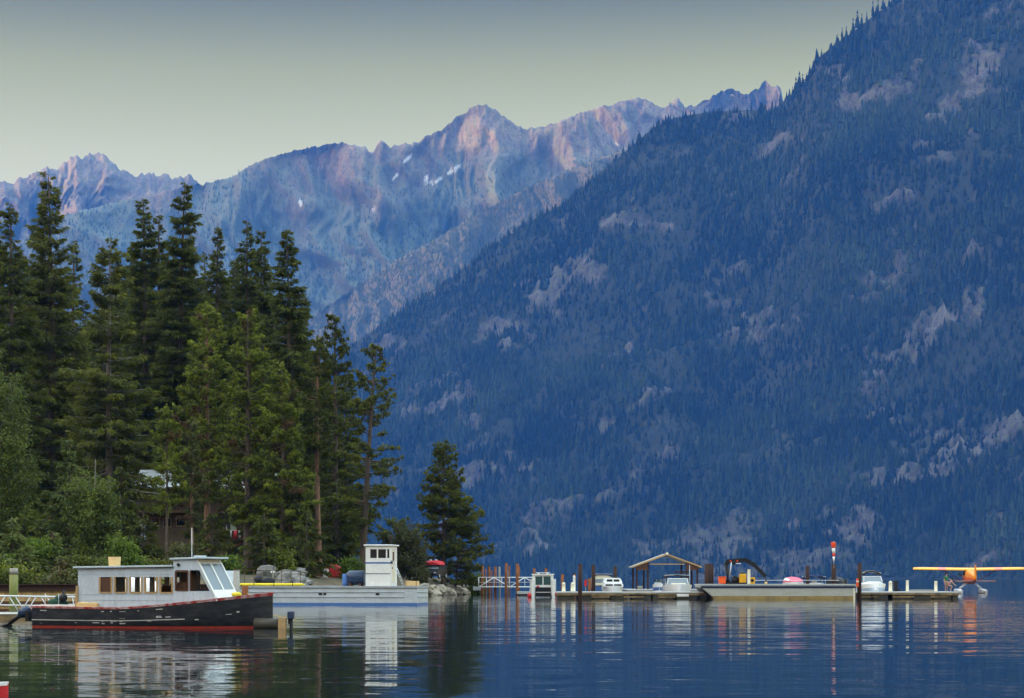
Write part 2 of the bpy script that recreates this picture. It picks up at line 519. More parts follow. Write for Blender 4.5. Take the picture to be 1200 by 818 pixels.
def sample(UU, DD, ZZ, fld, n, rng):
    """n random points on the front slope, with the interpolated value of each field"""
    nr, nc = UU.shape
    r, c = rng.uniform(0, nr - 1.001, n), rng.uniform(0, nc - 1.001, n)
    i, j = r.astype(int), c.astype(int); a, b = r - i, c - j
    def s(A): return A[i, j] * (1 - a) * (1 - b) + A[i + 1, j] * a * (1 - b) + A[i, j + 1] * (1 - a) * b + A[i + 1, j + 1] * a * b
    return [s(A) for A in (UU, DD, ZZ, *fld)]

su, sd, sz, sr = sample(UU, DD, ZZ, [rock], 82000, rngM)
sx = (su - 600) / F * sd
cl = fbm(sx / 120, sd / 120 + sz / 90, 4, 61)
keep = (rngM.uniform(0, 1, len(su)) > sr * 0.93) & (rngM.uniform(0, 1, len(su)) < 0.86 + cl * 0.9)
su, sd, sz, sx, cl = su[keep], sd[keep], sz[keep], sx[keep], cl[keep]
Hn = (5.5 + 10.5 * rngM.uniform(0, 1, len(su)) ** 1.7) * (1.05 + 0.45 * cl)
hue = np.clip(0.24 + 0.62 * fbm(sx / 200, sd / 200 + sz / 160, 4, 71) + rngM.normal(0, 0.20, len(su)), 0, 1)
NEEDLES = needle_far('far_conifer_needles', (0.006, 0.010, 0.007), (0.046, 0.066, 0.028))
fo = forest('mountain_forest', np.stack([sx, sd, sz - 0.6], 1) * KF, Hn * KF, hue, NEEDLES, rngM, 6, 3, 0.20)
tag(fo, kind='stuff')

# conifers that stand up by themselves on the skyline of the near mountain
def skyline_conifer(px, lift, h, seed):
    g = np.random.default_rng(seed)
    yg = float(np.interp(px, SIL[:, 0], SIL[:, 1])); D = float(np.interp(px, U, Dr)) * KF
    x, z = (px - 600) / F * D, CH + (HZ - yg) / F * D - lift
    t = empty('conifer', (x, D - 12, z)); tag(t, 'tall dark conifer standing out on the skyline of the near mountain', 'tree', 'conifers on the skyline of the near mountain')
    e = MB(); e.tube([(0, 0, -6), (0, 0, h * .97)], [h * .018, h * .003], 6); e.build('trunk', SKY_BARK, t)
    c = forest('crown', np.array([[0., 0., h * .08]]), np.array([h * .92]), np.array([g.uniform(.05, .3)]), NEEDLES, g, 9, 7, g.uniform(.11, .16))
    c.parent = t
SKY_BARK = paint('far_bark', (0.08, 0.06, 0.05), 0.9)
for i, (px, h) in enumerate([(928, 34), (932, 52), (936, 60), (940, 44), (946, 30), (962, 28), (981, 34), (986, 46), (991, 40), (999, 50), (1004, 62), (1009, 44), (1015, 36), (1022, 54), (1028, 46), (1034, 40), (1041, 34), (1047, 46),
                             (722, 34), (748, 40), (612, 36), (596, 30), (660, 34), (690, 28), (545, 30), (880, 34), (896, 38), (800, 30)]):
    skyline_conifer(px, 8, h, 900 + i)

# --- far ranges
def far_range(name, sil, Dridge, Dbase, ybase, mat, seed, spur, crag, treeline=None, snow=None, rockL=None, nT=150, back=900, step=1.6):
    sil = np.array(sil, float)
    U = np.arange(sil[0, 0], sil[-1, 0] + .1, step); T = np.linspace(0, 1, nT)
    UU, TT = np.meshgrid(U, T)
    yr = np.interp(U, sil[:, 0], sil[:, 1])
    zr = CH + (HZ - yr) / F * Dridge
    z0 = CH + (HZ - ybase) / F * Dbase
    wT = np.sin(np.pi * TT) ** 0.7
    DD = Dbase + (Dridge - Dbase) * TT ** 0.9
    ZZ = z0 + (zr - z0)[None, :] * (0.82 * TT + 0.18 * TT ** 2.2)
    X0 = (UU - 600) / F * DD
    warp = fbm(X0 / 400, ZZ / 300, 3, seed + 3) * 120
    sp = ridged((X0 + warp) / spur[1] + ZZ / (spur[1] * 3.0), ZZ / (spur[1] * 2.6), 5, seed)
    sp2 = ridged((X0 + warp * .5) / (spur[1] * .22), ZZ / (spur[1] * .5), 4, seed + 50)
    DD = DD - (sp - 0.55) * spur[0] * wT ** 0.6 - (sp2 - 0.5) * spur[0] * 0.16 * np.clip(wT + .15, 0, 1)
    c = crag * (fbm(UU / 9.0, TT * 0 + seed, 4, seed + 9) + 0.6 * (ridged(UU / 5.0, TT * 0 + seed, 3, seed + 19) - .6)) * sstep(0.75, 1.0, TT)
    ZZ = ZZ + c
    XX = (UU - 600) / F * DD
    py = HZ - (ZZ - CH) * F / DD
    if treeline is None: rock = np.ones_like(ZZ) * 0.95
    else:
        rock = sstep(treeline - 70, treeline + 70, ZZ + 110 * fbm(XX / 160, ZZ / 200, 4, seed + 29))
        rock = np.maximum(rock, 0.30 * sstep(0.3, 0.55, fbm(XX / 130, ZZ / 130, 5, seed + 37)))
    if rockL: rock = np.maximum(rock, sstep(0.35, 0.6, blobs(UU, py, rockL) + 0.3 * fbm(XX / 30, ZZ / 30, 4, seed + 77)) * .95)
    sn = np.zeros_like(ZZ)
    if snow: sn = sstep(0.45, 0.7, blobs(UU, py, snow) + 0.35 * fbm(XX / 28, ZZ / 28, 4, seed + 43))
    tb = np.linspace(0, 1, 9)[1:]
    DB = DD[-1:] + tb[:, None] * back; ZB = ZZ[-1:] * (1 - tb[:, None] * 0.7)
    Da = np.concatenate([DD[:1] - 30, DD, DB, DB[-1:] + 40]); Za = np.concatenate([np.full_like(DD[:1], -25), ZZ, ZB, np.full_like(DD[:1], -25)])
    Ua = np.repeat(U[None, :], len(Da), 0)
    pad = lambda A: np.concatenate([A[:1], A, np.repeat(A[-1:], len(tb) + 1, 0)])
    V = np.stack([(Ua - 600) / F * Da, Da, Za], 2).reshape(-1, 3) * KF
    o = fast_mesh(name, V, grid_faces(len(Da), len(U)), mat, attrs={'rock': pad(rock), 'snow': pad(sn)}, smooth=True)
    tag(o, kind='structure')
    return UU, DD, ZZ, rock, sn

FAR_ROCK = rock_mat('alpine_rock', (0.26, 0.205, 0.155), (0.085, 0.074, 0.064), (0.080, 0.095, 0.070), (0.12, 0.14, 0.07), True, 0.012)
far_range('far_crags', [(-140, 232), (-60, 216), (0, 213), (15, 216), (30, 208), (45, 201), (52, 197), (65, 199), (75, 191), (90, 183), (97, 186), (105, 182),
    (118, 179), (130, 189), (145, 201), (160, 207), (175, 204), (190, 206), (205, 209), (215, 211), (220, 204), (230, 212), (240, 226), (300, 262), (330, 300)],
    4700, 4200, 420, FAR_ROCK, 101, (320, 230), 11)
BSIL = [(-40, 320), (30, 285), (60, 264), (80, 252), (150, 234), (200, 223), (240, 216), (270, 208), (300, 191), (330, 181), (370, 172), (400, 168), (425, 173), (437, 179), (446, 164), (458, 173),
    (475, 169), (490, 167), (500, 161), (520, 151), (535, 139), (548, 129), (560, 123), (570, 124), (585, 133), (600, 144), (606, 148), (615, 151), (640, 149),
    (660, 141), (680, 133), (690, 131), (705, 147), (720, 168), (740, 178), (820, 190), (900, 220)]
bu, bd, bz, br_, bs = far_range('far_mountain', BSIL, 4150, 3700, 610, FAR_ROCK, 201, (240, 300), 6, treeline=800,
    snow=[(510, 213, 10, 2.4, 25, 1), (532, 199, 11, 3, 35, 1), (478, 186, 7, 2.4, 40, .9), (462, 208, 8, 2, 30, .8), (500, 212, 3, 6, 5, .8), (352, 238, 2.5, 5, 5, .8), (438, 246, 3, 2, 0, .7)],
    rockL=[(400, 190, 32, 26, 5, 1), (495, 178, 12, 16, -20, .9), (650, 165, 60, 26, -5, 1), (690, 160, 34, 28, -30, 1)])
far_range('far_ridge', [(640, 190), (665, 150), (690, 130), (720, 122), (748, 114), (760, 119), (775, 127), (785, 124), (800, 128), (820, 135), (900, 160), (960, 200)],
    4300, 4050, 380, FAR_ROCK, 301, (180, 180), 6, treeline=800, snow=[(703, 157, 20, 1.8, -46, 1.2), (719, 171, 9, 2.2, -20, 1.2)])
far_range('far_peaks', [(740, 180), (775, 140), (785, 119), (793, 116), (803, 125), (820, 123), (840, 111), (850, 104), (862, 106), (870, 112), (885, 106), (897, 98), (905, 101), (915, 104), (918, 119), (935, 135), (1000, 180)],
    4380, 4130, 330, FAR_ROCK, 401, (180, 150), 9, snow=[(861, 111, 7, 2.5, 0, .9)])
du, dd_, dz, dr_, ds_ = far_range('valley_spur', [(250, 450), (330, 400), (380, 362), (420, 335), (470, 302), (520, 276), (560, 250), (600, 230), (640, 210), (680, 194), (720, 180), (760, 165), (830, 160), (900, 200)],
    3720, 3380, 640, rock_mat('burnt_slope', (0.28, 0.21, 0.15), (0.11, 0.09, 0.07), (0.065, 0.062, 0.045), (0.12, 0.13, 0.06), True, 0.03), 501, (160, 320), 4, treeline=800)

def far_forest(name, UU, DD, ZZ, rock, n, h, mat, seed, thin=1.0):
    g = np.random.default_rng(seed)
    u, d, z, r = sample(UU, DD, ZZ, [rock], n, g)
    x = (u - 600) / F * d
    k = (g.uniform(0, 1, n) > r * 1.05) & (g.uniform(0, 1, n) < thin * (0.8 + 0.9 * fbm(x / 200, z / 160, 4, seed)))
    u, d, z, x = u[k], d[k], z[k], x[k]
    tag(forest(name, np.stack([x, d, z - .5], 1) * KF, g.uniform(h[0], h[1], len(x)) * KF, np.clip(g.normal(.3, .2, len(x)), 0, 1), mat, g, 5, 2, 0.2), kind='stuff')
FARN = needle_far('distant_needles', (0.040, 0.060, 0.040), (0.09, 0.115, 0.07))
far_forest('far_forest', bu, bd, bz, br_, 42000, (5, 9.5), FARN, 1)
far_forest('spur_forest', du, dd_, dz, dr_ * .6, 52000, (5, 9), FARN, 2, 0.95)

# --- added ridge left of the lake, out of the frame: shaped to shade the water
yy = np.concatenate([np.linspace(-2900, 2580, 90), np.linspace(2600, 3500, 76), np.linspace(3530, 4200, 24)]); uu = np.linspace(-1, 1, 41)
crest = np.interp(yy, [-2900, -2400, -1500, 0, 1500, 2420, 2600, 2740, 2860, 3260, 3420, 3560, 3820, 4000, 4200],
                  [-20, 600, 980, 1070, 1070, 1070, 900, 560, 330, 330, 740, 1065, 1065, 720, -20])  # notch lets sun onto the far spur; second crest shades the far mountain
YY, U2 = np.meshgrid(yy, uu, indexing='ij')
XW = -2250 + U2 * 900 + 50 * fbm(YY / 500, U2, 3, 5)
ZW = (crest * (1 + .55 * sstep(2680, 2800, yy) * (1 - sstep(3320, 3420, yy)) * fbm(yy / 45, yy * 0 + 3, 3, 12)))[:, None] * (1 - np.abs(U2)) ** 1.05 + 45 * fbm(XW / 300, YY / 300, 5, 8) * (1 - np.abs(U2)) - 25 * (np.abs(U2) > .97)  # uneven notch breaks the sunlight into patches
ZW = np.clip(ZW, -25, 1060)
tag(fast_mesh('sun_block_ridge', np.stack([XW, YY, ZW], 2).reshape(-1, 3) * KF, grid_faces(len(yy), len(uu)), NEAR_ROCK, attrs={'rock': np.clip(fbm(XW / 120, YY / 120, 4, 3) * 1.2, 0, 1)}, smooth=True), kind='structure')
# ---------------------------------------------------------------- wooded shore on the left
SHORE_PX = [(-420, 112), (-60, 119), (0, 125), (100, 131), (200, 142), (290, 158), (350, 172), (420, 194), (490, 221), (530, 238), (556, 250), (560, 262),
            (535, 300), (470, 330), (400, 400), (320, 520), (150, 700), (-250, 800), (-420, 500)]
SHORE = np.array([((p - 600) / F * d, d) for p, d in SHORE_PX])

def shore_dist(x, y):
    """signed distance to the shoreline, positive on land"""
    x, y = np.asarray(x, float), np.asarray(y, float)
    best = np.full(x.shape, 1e9); inside = np.zeros(x.shape, bool)
    n = len(SHORE)
    for i in range(n):
        (ax, ay), (bx, by) = SHORE[i], SHORE[(i + 1) % n]
        ex, ey = bx - ax, by - ay
        t = np.clip(((x - ax) * ex + (y - ay) * ey) / (ex * ex + ey * ey), 0, 1)
        best = np.minimum(best, np.hypot(x - ax - t * ex, y - ay - t * ey))
        c = ((ay > y) != (by > y)) & (x < (bx - ax) * (y - ay) / (by - ay + 1e-12) + ax)
        inside ^= c
    return np.where(inside, best, -best)

def ground_z(x, y):
    x, y = np.asarray(x, float), np.asarray(y, float)
    d = shore_dist(x, y)
    z = np.where(d > 0, 2.05 * (1 - np.exp(-d / 1.7)), d * 0.5)
    z = z + np.where(d > 6, 0.062 * (d - 6), 0) + np.where(d > 90, 0.05 * (d - 90), 0)
    z = z + np.clip(d / 8, 0, 1) * (0.35 * fbm(x / 9, y / 9, 4, 13) + 0.12 * fbm(x / 2, y / 2, 3, 17))
    return np.maximum(z, -6.0)

def gz(x, y): return float(ground_z(np.array([x]), np.array([y]))[0])

gx, gy = np.meshgrid(np.arange(-340, 12, 1.0), np.arange(100, 700, 1.5))
def shore_mat():
    m, t, b = new_mat('forest_floor')
    geo = t.nodes.new('ShaderNodeNewGeometry')
    n1 = nz(t, 0.16, 6, 0.6, geo.outputs['Position']); n2 = nz(t, 3.6, 8, 0.75, geo.outputs['Position'])
    r1 = ramp(t, n1.outputs['Fac'], [(0.36, (0.045, 0.055, 0.018)), (0.5, (0.085, 0.065, 0.036)), (0.68, (0.19, 0.14, 0.08))])
    r2 = ramp(t, n2.outputs['Fac'], [(0.34, (0.30, 0.30, 0.28)), (0.66, (1.25, 1.2, 1.1))])
    c = mixc(t, 1.0, r1.outputs[0], r2.outputs[0], 'MULTIPLY')
    t.links.new(c.outputs[0], b.inputs['Base Color']); b.inputs['Roughness'].default_value = 0.95
    bump(t, b, n2.outputs['Fac'], 0.7, 0.15)
    return m
tag(fast_mesh('shore_ground', np.stack([gx, gy, ground_z(gx, gy)], 2).reshape(-1, 3), grid_faces(*gx.shape), shore_mat(), smooth=True), kind='structure')

# ---------------------------------------------------------------- trees
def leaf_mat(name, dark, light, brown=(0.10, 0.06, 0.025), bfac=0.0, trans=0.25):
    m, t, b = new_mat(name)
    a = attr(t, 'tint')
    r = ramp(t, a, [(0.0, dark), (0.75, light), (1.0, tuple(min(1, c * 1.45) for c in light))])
    out = r.outputs[0]
    if bfac > 0:
        f = t.nodes.new('ShaderNodeMath'); f.operation = 'LESS_THAN'; f.inputs[1].default_value = bfac
        t.links.new(attr(t, 'dead'), f.inputs[0]); out = mixc(t, f.outputs[0], out, brown).outputs[0]
    t.links.new(out, b.inputs['Base Color'])
    b.inputs['Roughness'].default_value = 0.6; b.inputs['Specular IOR Level'].default_value = 0.25
    tr = t.nodes.new('ShaderNodeBsdfTranslucent'); t.links.new(out, tr.inputs['Color'])
    mx = t.nodes.new('ShaderNodeMixShader'); mx.inputs[0].default_value = trans
    t.links.new(b.outputs[0], mx.inputs[1]); t.links.new(tr.outputs[0], mx.inputs[2])
    t.links.new(mx.outputs[0], t.nodes['Material Output'].inputs['Surface'])
    return m

LM = dict(
    fir=leaf_mat('fir_needles', (0.024, 0.032, 0.004), (0.105, 0.120, 0.011)),
    spruce=leaf_mat('spruce_needles', (0.034, 0.042, 0.006), (0.140, 0.150, 0.016)),
    pine=leaf_mat('pine_needles', (0.048, 0.064, 0.006), (0.200, 0.230, 0.022), bfac=0.05),
    young=leaf_mat('young_fir_needles', (0.050, 0.070, 0.016), (0.140, 0.170, 0.040)),
    leafy=leaf_mat('pale_leaves', (0.042, 0.064, 0.011), (0.145, 0.180, 0.032), trans=0.35),
    bush=leaf_mat('bright_bush_leaves', (0.050, 0.085, 0.010), (0.150, 0.220, 0.022), trans=0.35),
    scrub=leaf_mat('scrub_leaves', (0.045, 0.050, 0.014), (0.12, 0.125, 0.035), bfac=0.12, trans=0.3))

def bark_mat(name, a, b_):
    m, t, b = new_mat(name)
    v = objcoord(t, (6, 6, 1.1))
    n = nz(t, 1.3, 8, 0.7, v, 0.4)
    r = ramp(t, n.outputs['Fac'], [(0.35, b_), (0.62, a)])
    t.links.new(r.outputs[0], b.inputs['Base Color']); b.inputs['Roughness'].default_value = 0.95
    bump(t, b, n.outputs['Fac'], 0.8, 0.06)
    return m
BARK = dict(dark=bark_mat('dark_bark', (0.12, 0.085, 0.06), (0.03, 0.022, 0.017)), red=bark_mat('reddish_bark', (0.26, 0.14, 0.08), (0.05, 0.032, 0.024)),
            grey=bark_mat('grey_bark', (0.22, 0.19, 0.16), (0.07, 0.06, 0.05)))

def blades(base, dirv, length, width, rng):
    """leaf-sized diamonds: base (n,3), unit dir (n,3)"""
    n = len(base)
    rnd = rng.normal(0, 1, (n, 3)); rnd[:, 2] *= 0.5
    side = np.cross(dirv, rnd); side /= np.linalg.norm(side, axis=1, keepdims=True) + 1e-9
    tip = base + dirv * length[:, None]
    tip[:, 2] -= 0.12 * length
    mid = base + dirv * (length * 0.45)[:, None]
    a, b = mid + side * width[:, None] * .5, mid - side * width[:, None] * .5
    return np.stack([base, a, tip, b], 1)

def norm(v): return v / (np.linalg.norm(v, axis=-1, keepdims=True) + 1e-9)

def make_tree(name, loc, H, Rc, style, seed, label, group=None, cs=0.06, lean=(0, 0), bark='dark', trunk_r=None, dens=1.0, leaf=None, cat='tree', top_gap=0.0, side_cut=None):
    """conifer or broadleaf with its own trunk, limbs and crown"""
    rng = np.random.default_rng(seed)
    Rc *= {'fir': 1.55, 'spruce': 1.5, 'pine': 1.25, 'young': 1.1}.get(style, 1.0)
    root = empty(name, loc, 0)
    tag(root, label, cat, group)
    tr = trunk_r or (0.011 * H + 0.06)
    nseg = 14
    bend = rng.normal(0, 0.006 * H, 2)
    def axis(h):
        q = np.asarray(h) / H
        return np.stack([lean[0] * H * q + bend[0] * np.sin(q * 3.1), lean[1] * H * q + bend[1] * np.sin(q * 2.6), np.asarray(h) * 1.0], -1)
    mb = MB()
    hs_ = np.linspace(-0.5, H * 0.985, nseg)
    mb.tube([Vector(p) for p in axis(hs_)], [tr * (1.25 if i == 0 else 1.0) * (1 - max(0, h) / H) ** 0.8 + 0.02 for i, h in enumerate(hs_)], 9)
    B, DV, L, Wd, TI, DE = [], [], [], [], [], []
    def limb(pts, r0):
        mb.tube([Vector(p) for p in pts], [r0, r0 * .6, r0 * .18], 4, cap=False)
    if style in ('fir', 'spruce', 'young'):
        nb = int(H * (8.5 if style == 'fir' else 7.5 if style == 'spruce' else 11) * dens)
        hh = cs * H + (H * 0.985 - cs * H) * np.sort(rng.uniform(0, 1, nb) ** 1.05)
        blob = rng.uniform(0, 6.28, 5)
        for i, h in enumerate(hh):
            rel = (h - cs * H) / (H - cs * H)
            az = rng.uniform(0, 6.283)
            prof = min(1.0, 0.5 + rel * 4) * (1 - rel) ** (0.66 if style != 'young' else 0.9) + 0.02
            lump = 0.92 + 0.15 * math.sin(az * 2 + blob[0] + h * .5) + 0.12 * math.sin(az + blob[1] + h * 1.3)
            Lb = Rc * prof * lump * rng.uniform(0.62, 1.18)
            if rng.random() < 0.06: Lb *= 1.3
            if side_cut and math.cos(az) * side_cut > 0.2: Lb *= 0.55
            Lb = max(Lb, 0.28)
            rise = (-0.30 + 0.75 * rel) if style == 'fir' else (-0.42 + 0.8 * rel) if style == 'spruce' else (-0.02 + 0.6 * rel)
            droop = 0.10 if style == 'fir' else 0.05
            o3 = axis(h); out = np.array([math.cos(az), math.sin(az), 0.0]); lat = np.array([-math.sin(az), math.cos(az), 0.0])
            def P(s): return o3 + out[None, :] * (Lb * s)[:, None] + np.array([0, 0, 1.0])[None, :] * (Lb * (rise * s - droop * s * s + (0.16 * s ** 3 if style == 'spruce' else 0)))[:, None]
            limb(P(np.array([0, .5, .95])), max(0.012, 0.022 * Lb))
            n = max(12, int(Lb * 46))
            s = rng.uniform(0.05, 1, n) ** 0.70
            p = P(s) + rng.normal(0, 0.05, (n, 3)) * Lb * .5
            sg = rng.choice([-1, 1], n)
            spread = (1 - s * 0.72) * Lb * 0.34 * rng.uniform(0.1, 1, n)
            p = p + lat[None, :] * (sg * spread)[:, None]
            p[:, 2] -= np.abs(spread) * 0.22 + rng.uniform(0, .14, n)
            dv = norm(out[None, :] * rng.uniform(0.25, 1.0, n)[:, None] + lat[None, :] * (sg * rng.uniform(0.1, .9, n))[:, None] + np.stack([np.zeros(n), np.zeros(n), rng.uniform(-.65, .25, n)], 1))
            B.append(p); DV.append(dv)
            L.append(rng.uniform(0.32, 0.80, n) * (0.55 + 0.45 * min(1, Lb / 1.5))); Wd.append(rng.uniform(0.07, 0.17, n))
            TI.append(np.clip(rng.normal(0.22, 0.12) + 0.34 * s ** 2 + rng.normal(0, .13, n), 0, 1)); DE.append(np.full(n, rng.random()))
    elif style == 'pine':
        nb = int(H * 4.6 * dens)
        hh = cs * H + (H * 0.97 - cs * H) * np.sort(rng.uniform(0, 1, nb))
        for i, h in enumerate(hh):
            rel = (h - cs * H) / (H - cs * H)
            az = rng.uniform(0, 6.283)
            prof = min(1.0, 0.45 + rel * 2.2) * (1 - rel) ** 0.62 + 0.08
            Lb = max(0.4, Rc * prof * rng.uniform(0.5, 1.15))
            if side_cut and math.cos(az) * side_cut > 0.2: Lb *= 0.5
            rise = -0.28 + 0.75 * rel + rng.normal(0, .1)
            o3 = axis(h); out = np.array([math.cos(az), math.sin(az), 0.0]); lat = np.array([-math.sin(az), math.cos(az), 0.0])
            def P(s): return o3 + out[None, :] * (Lb * s)[:, None] + np.array([0, 0, 1.0])[None, :] * (Lb * (rise * s + 0.16 * s * s))[:, None]
            limb(P(np.array([0, .5, .95])), max(0.015, 0.026 * Lb))
            nc = max(3, int(Lb * 4.6)); dead = rng.random(); tb = rng.normal(.28, .14)
            for c in range(nc):
                s = rng.uniform(0.34, 1.02) if c else 1.0
                q = P(np.array([s]))[0] + lat * rng.normal(0, .30) * Lb * .55 * (1.05 - s * .5) + np.array([0, 0, rng.normal(0.05, .14)])
                n = 20
                dv = norm(rng.normal(0, 1, (n, 3)) + out[None, :] * .5 + np.array([[0, 0, .35]]))
                rr = rng.uniform(0.28, 0.50)
                B.append(q[None, :] + dv * 0.03); DV.append(dv); L.append(rng.uniform(.55, 1, n) * rr); Wd.append(rng.uniform(.07, .14, n))
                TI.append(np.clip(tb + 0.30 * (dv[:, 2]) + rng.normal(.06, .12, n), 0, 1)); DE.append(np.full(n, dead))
    else:                                                     # broadleaf / bush: clumps on rising limbs
        nb = int(30 * dens)
        for i in range(nb):
            az, h = rng.uniform(0, 6.283), H * rng.uniform(cs, 0.80)
            rel = h / H
            up = rng.uniform(0.10, 0.9)
            Lb = Rc * rng.uniform(.45, 1.1) * (1 - 0.55 * max(0, rel - .35))
            o3 = axis(h * .7); out = np.array([math.cos(az), math.sin(az), 0.0])
            def P(s): return o3 + out[None, :] * (Lb * s)[:, None] + np.array([0, 0, 1.0])[None, :] * ((h * .3 + Lb * up) * s ** 1.3)[:, None]
            limb(P(np.array([0, .5, .95])), max(0.012, .02 * Lb))
            tb = rng.normal(.3, .16)
            for c in range(max(4, int(Lb * 5))):
                s = rng.uniform(.3, 1.05)
                q = P(np.array([s]))[0] + rng.normal(0, .22, 3) * min(1.6, Rc * .5)
                if q[2] > H: q[2] = H - rng.uniform(0, .4)
                if q[2] < 0.15: q[2] = rng.uniform(.15, .5)
                n = 26
                off = rng.normal(0, 1, (n, 3)) * np.array([.30, .30, .22])
                dv = norm(rng.normal(0, 1, (n, 3)) + np.array([[0, 0, -.2]]))
                B.append(q[None, :] + off); DV.append(dv); L.append(rng.uniform(.14, .30, n)); Wd.append(rng.uniform(.09, .18, n))
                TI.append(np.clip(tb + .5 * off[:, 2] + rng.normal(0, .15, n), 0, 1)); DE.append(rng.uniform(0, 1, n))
    Bq = blades(np.concatenate(B), np.concatenate(DV), np.concatenate(L), np.concatenate(Wd), rng)
    n = len(Bq)
    t = np.repeat(np.concatenate(TI), 4); d = np.repeat(np.concatenate(DE), 4)
    key = leaf or (style if style in LM else 'leafy')
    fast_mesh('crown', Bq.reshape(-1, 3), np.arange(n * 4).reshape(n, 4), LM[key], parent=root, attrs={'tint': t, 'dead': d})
    mb.build('trunk', BARK[bark], root)
    return root

def plant(name, px, ytop, D, rpx, style, seed, label, group=None, pxb=None, **kw):
    """tree whose top the photo shows at (px, ytop) at depth D; pxb: column of its foot when it leans"""
    x = ((pxb if pxb is not None else px) - 600) / F * D
    z0 = gz(x, D)
    H = max(0.9, CH + (HZ - ytop) / F * D - z0)
    lean = ((px - pxb) / F * D / H, 0) if pxb is not None else (0, 0)
    return make_tree(name, (x, D, z0), H, rpx / F * D, style, seed, label, group, lean=lean, **kw)

# the tall firs, left to right
plant('fir_tree', 12, 232, 232, 34, 'fir', 1, 'tall dark fir nearest the left edge of the forest, behind the pale leafy tree', cs=.05, leaf='fir')
plant('fir_tree', -14, 228, 246, 34, 'fir', 2, 'dark fir half cut off by the left edge of the picture')
plant('spruce_tree', 57, 198, 240, 46, 'spruce', 3, 'tallest fir left of the house, with sparse drooping layered branches against the far crags', cs=.06, dens=1.0)
plant('fir_tree', 87, 276, 262, 20, 'spruce', 4, 'thin sparse fir with see-through branches between the two broad firs on the left', cs=.12, dens=.6)
plant('spruce_tree', 130, 274, 216, 45, 'spruce', 5, 'broad lighter green fir with a pale trunk showing, left of the house roof', cs=.08, bark='grey', dens=1.05)
plant('fir_tree', 167, 225, 258, 30, 'fir', 6, 'dark fir with a clubbed top behind the house roof', dens=1.0)
plant('fir_tree', 186, 246, 264, 24, 'fir', 7, 'narrow dark fir squeezed between the clubbed fir and the densest fir')
plant('fir_tree', 217, 208, 254, 36, 'fir', 8, 'densest dark fir, full and tall, rising above the right half of the house', dens=1.35)
plant('fir_tree', 240, 290, 276, 15, 'fir', 9, 'spindly fir with a drooping tip just right of the densest fir', dens=.6)
plant('fir_tree', 256, 258, 268, 22, 'fir', 10, 'slim pointed fir, second to the right of the densest fir')
plant('fir_tree', 289, 252, 256, 25, 'fir', 11, 'left one of the twin dark firs with knobbly tops in the middle of the forest', dens=1.1)
plant('fir_tree', 306, 264, 262, 24, 'fir', 12, 'right one of the twin dark firs with knobbly tops in the middle of the forest', dens=1.1)
plant('fir_tree', 336, 266, 246, 32, 'fir', 13, 'tall dark fir that ends the forest skyline on the right, with a ragged right side', dens=1.3, cs=.1)
plant('fir_tree', 392, 364, 226, 30, 'pine', 14, 'dark fir with a forked tip behind the long bare pine trunk', cs=.08, dens=1.5, leaf='fir')
plant('pine_tree', 374, 392, 205, 26, 'pine', 15, 'pine with a long straight bare reddish trunk beside the landing craft cabin', cs=.42, bark='red', trunk_r=.34, dens=1.0, leaf='fir')
plant('pine_tree', 441, 400, 212, 37, 'pine', 16, 'open leaning pine standing alone behind the white landing craft cabin', pxb=424, cs=.22, dens=.85, bark='dark', trunk_r=.38, leaf='spruce')
plant('pine_tree', 519, 515, 238, 27, 'pine', 17, 'pointed bushy pine on the rocky point at the end of the shore', cs=.24, dens=2.3, trunk_r=.22, leaf='spruce')
plant('pine_tree', 545, 585, 240, 34, 'pine', 18, 'low spreading pine leaning out at the tip of the rocky point', pxb=533, cs=.12, dens=2.0, trunk_r=.14, leaf='spruce')
# middle storey
plant('pine_tree', 243, 352, 208, 33, 'pine', 20, 'yellow green pine with a lit reddish trunk in front of the house', cs=.24, bark='red', trunk_r=.36, dens=1.5)
plant('pine_tree', 290, 362, 202, 34, 'pine', 21, 'yellow green pine with a thick dark trunk in front of the red railing', cs=.20, trunk_r=.46, dens=1.7)
plant('pine_tree', 226, 492, 190, 17, 'pine', 22, 'slender half dead pine with rusty needles in front of the house', cs=.3, trunk_r=.16, dens=1.1, bark='red', leaf='scrub')
plant('pine_tree', 195, 476, 188, 22, 'pine', 23, 'thin straight young pine in front of the pale house roof', cs=.35, trunk_r=.13, dens=1.2)
plant('pine_tree', 330, 420, 200, 32, 'pine', 24, 'round topped light green pine right of the red railing', cs=.12, trunk_r=.3, dens=2.0)
plant('fir_tree', 350, 470, 215, 24, 'fir', 25, 'dark lower fir filling the gap below the ragged skyline fir', cs=.08)
plant('fir_tree', 408, 430, 232, 22, 'fir', 26, 'slim dark fir between the bare pine trunk and the leaning pine', cs=.12)
plant('young_fir', 80, 514, 172, 36, 'young', 27, 'young light green fir standing before the dark forest above the bulkhead', cs=.03, dens=1.0)
plant('cottonwood_tree', 112, 536, 165, 32, 'broadleaf', 28, 'pale green leafy tree with upswept limbs above the dark boat stern', cs=.10, dens=2.3, bark='grey')
plant('birch_tree', -4, 352, 168, 40, 'broadleaf', 29, 'tall pale leafy tree cut off by the left edge', cs=.12, dens=3.2, bark='grey')
plant('shrub', 40, 634, 150, 26, 'bush', 30, 'bright green rounded shrub above the left end of the bulkhead', cs=.1, dens=1.8, leaf='bush', cat='shrub')
plant('shrub', 146, 628, 150, 15, 'bush', 31, 'small pointed bright green shrub behind the roof of the dark boat', cs=.05, dens=1.7, leaf='bush', cat='shrub')
plant('shrub', 480, 606, 232, 20, 'bush', 32, 'tall brownish green shrub right of the white cabin', cs=.08, dens=2.4, leaf='scrub', cat='shrub')
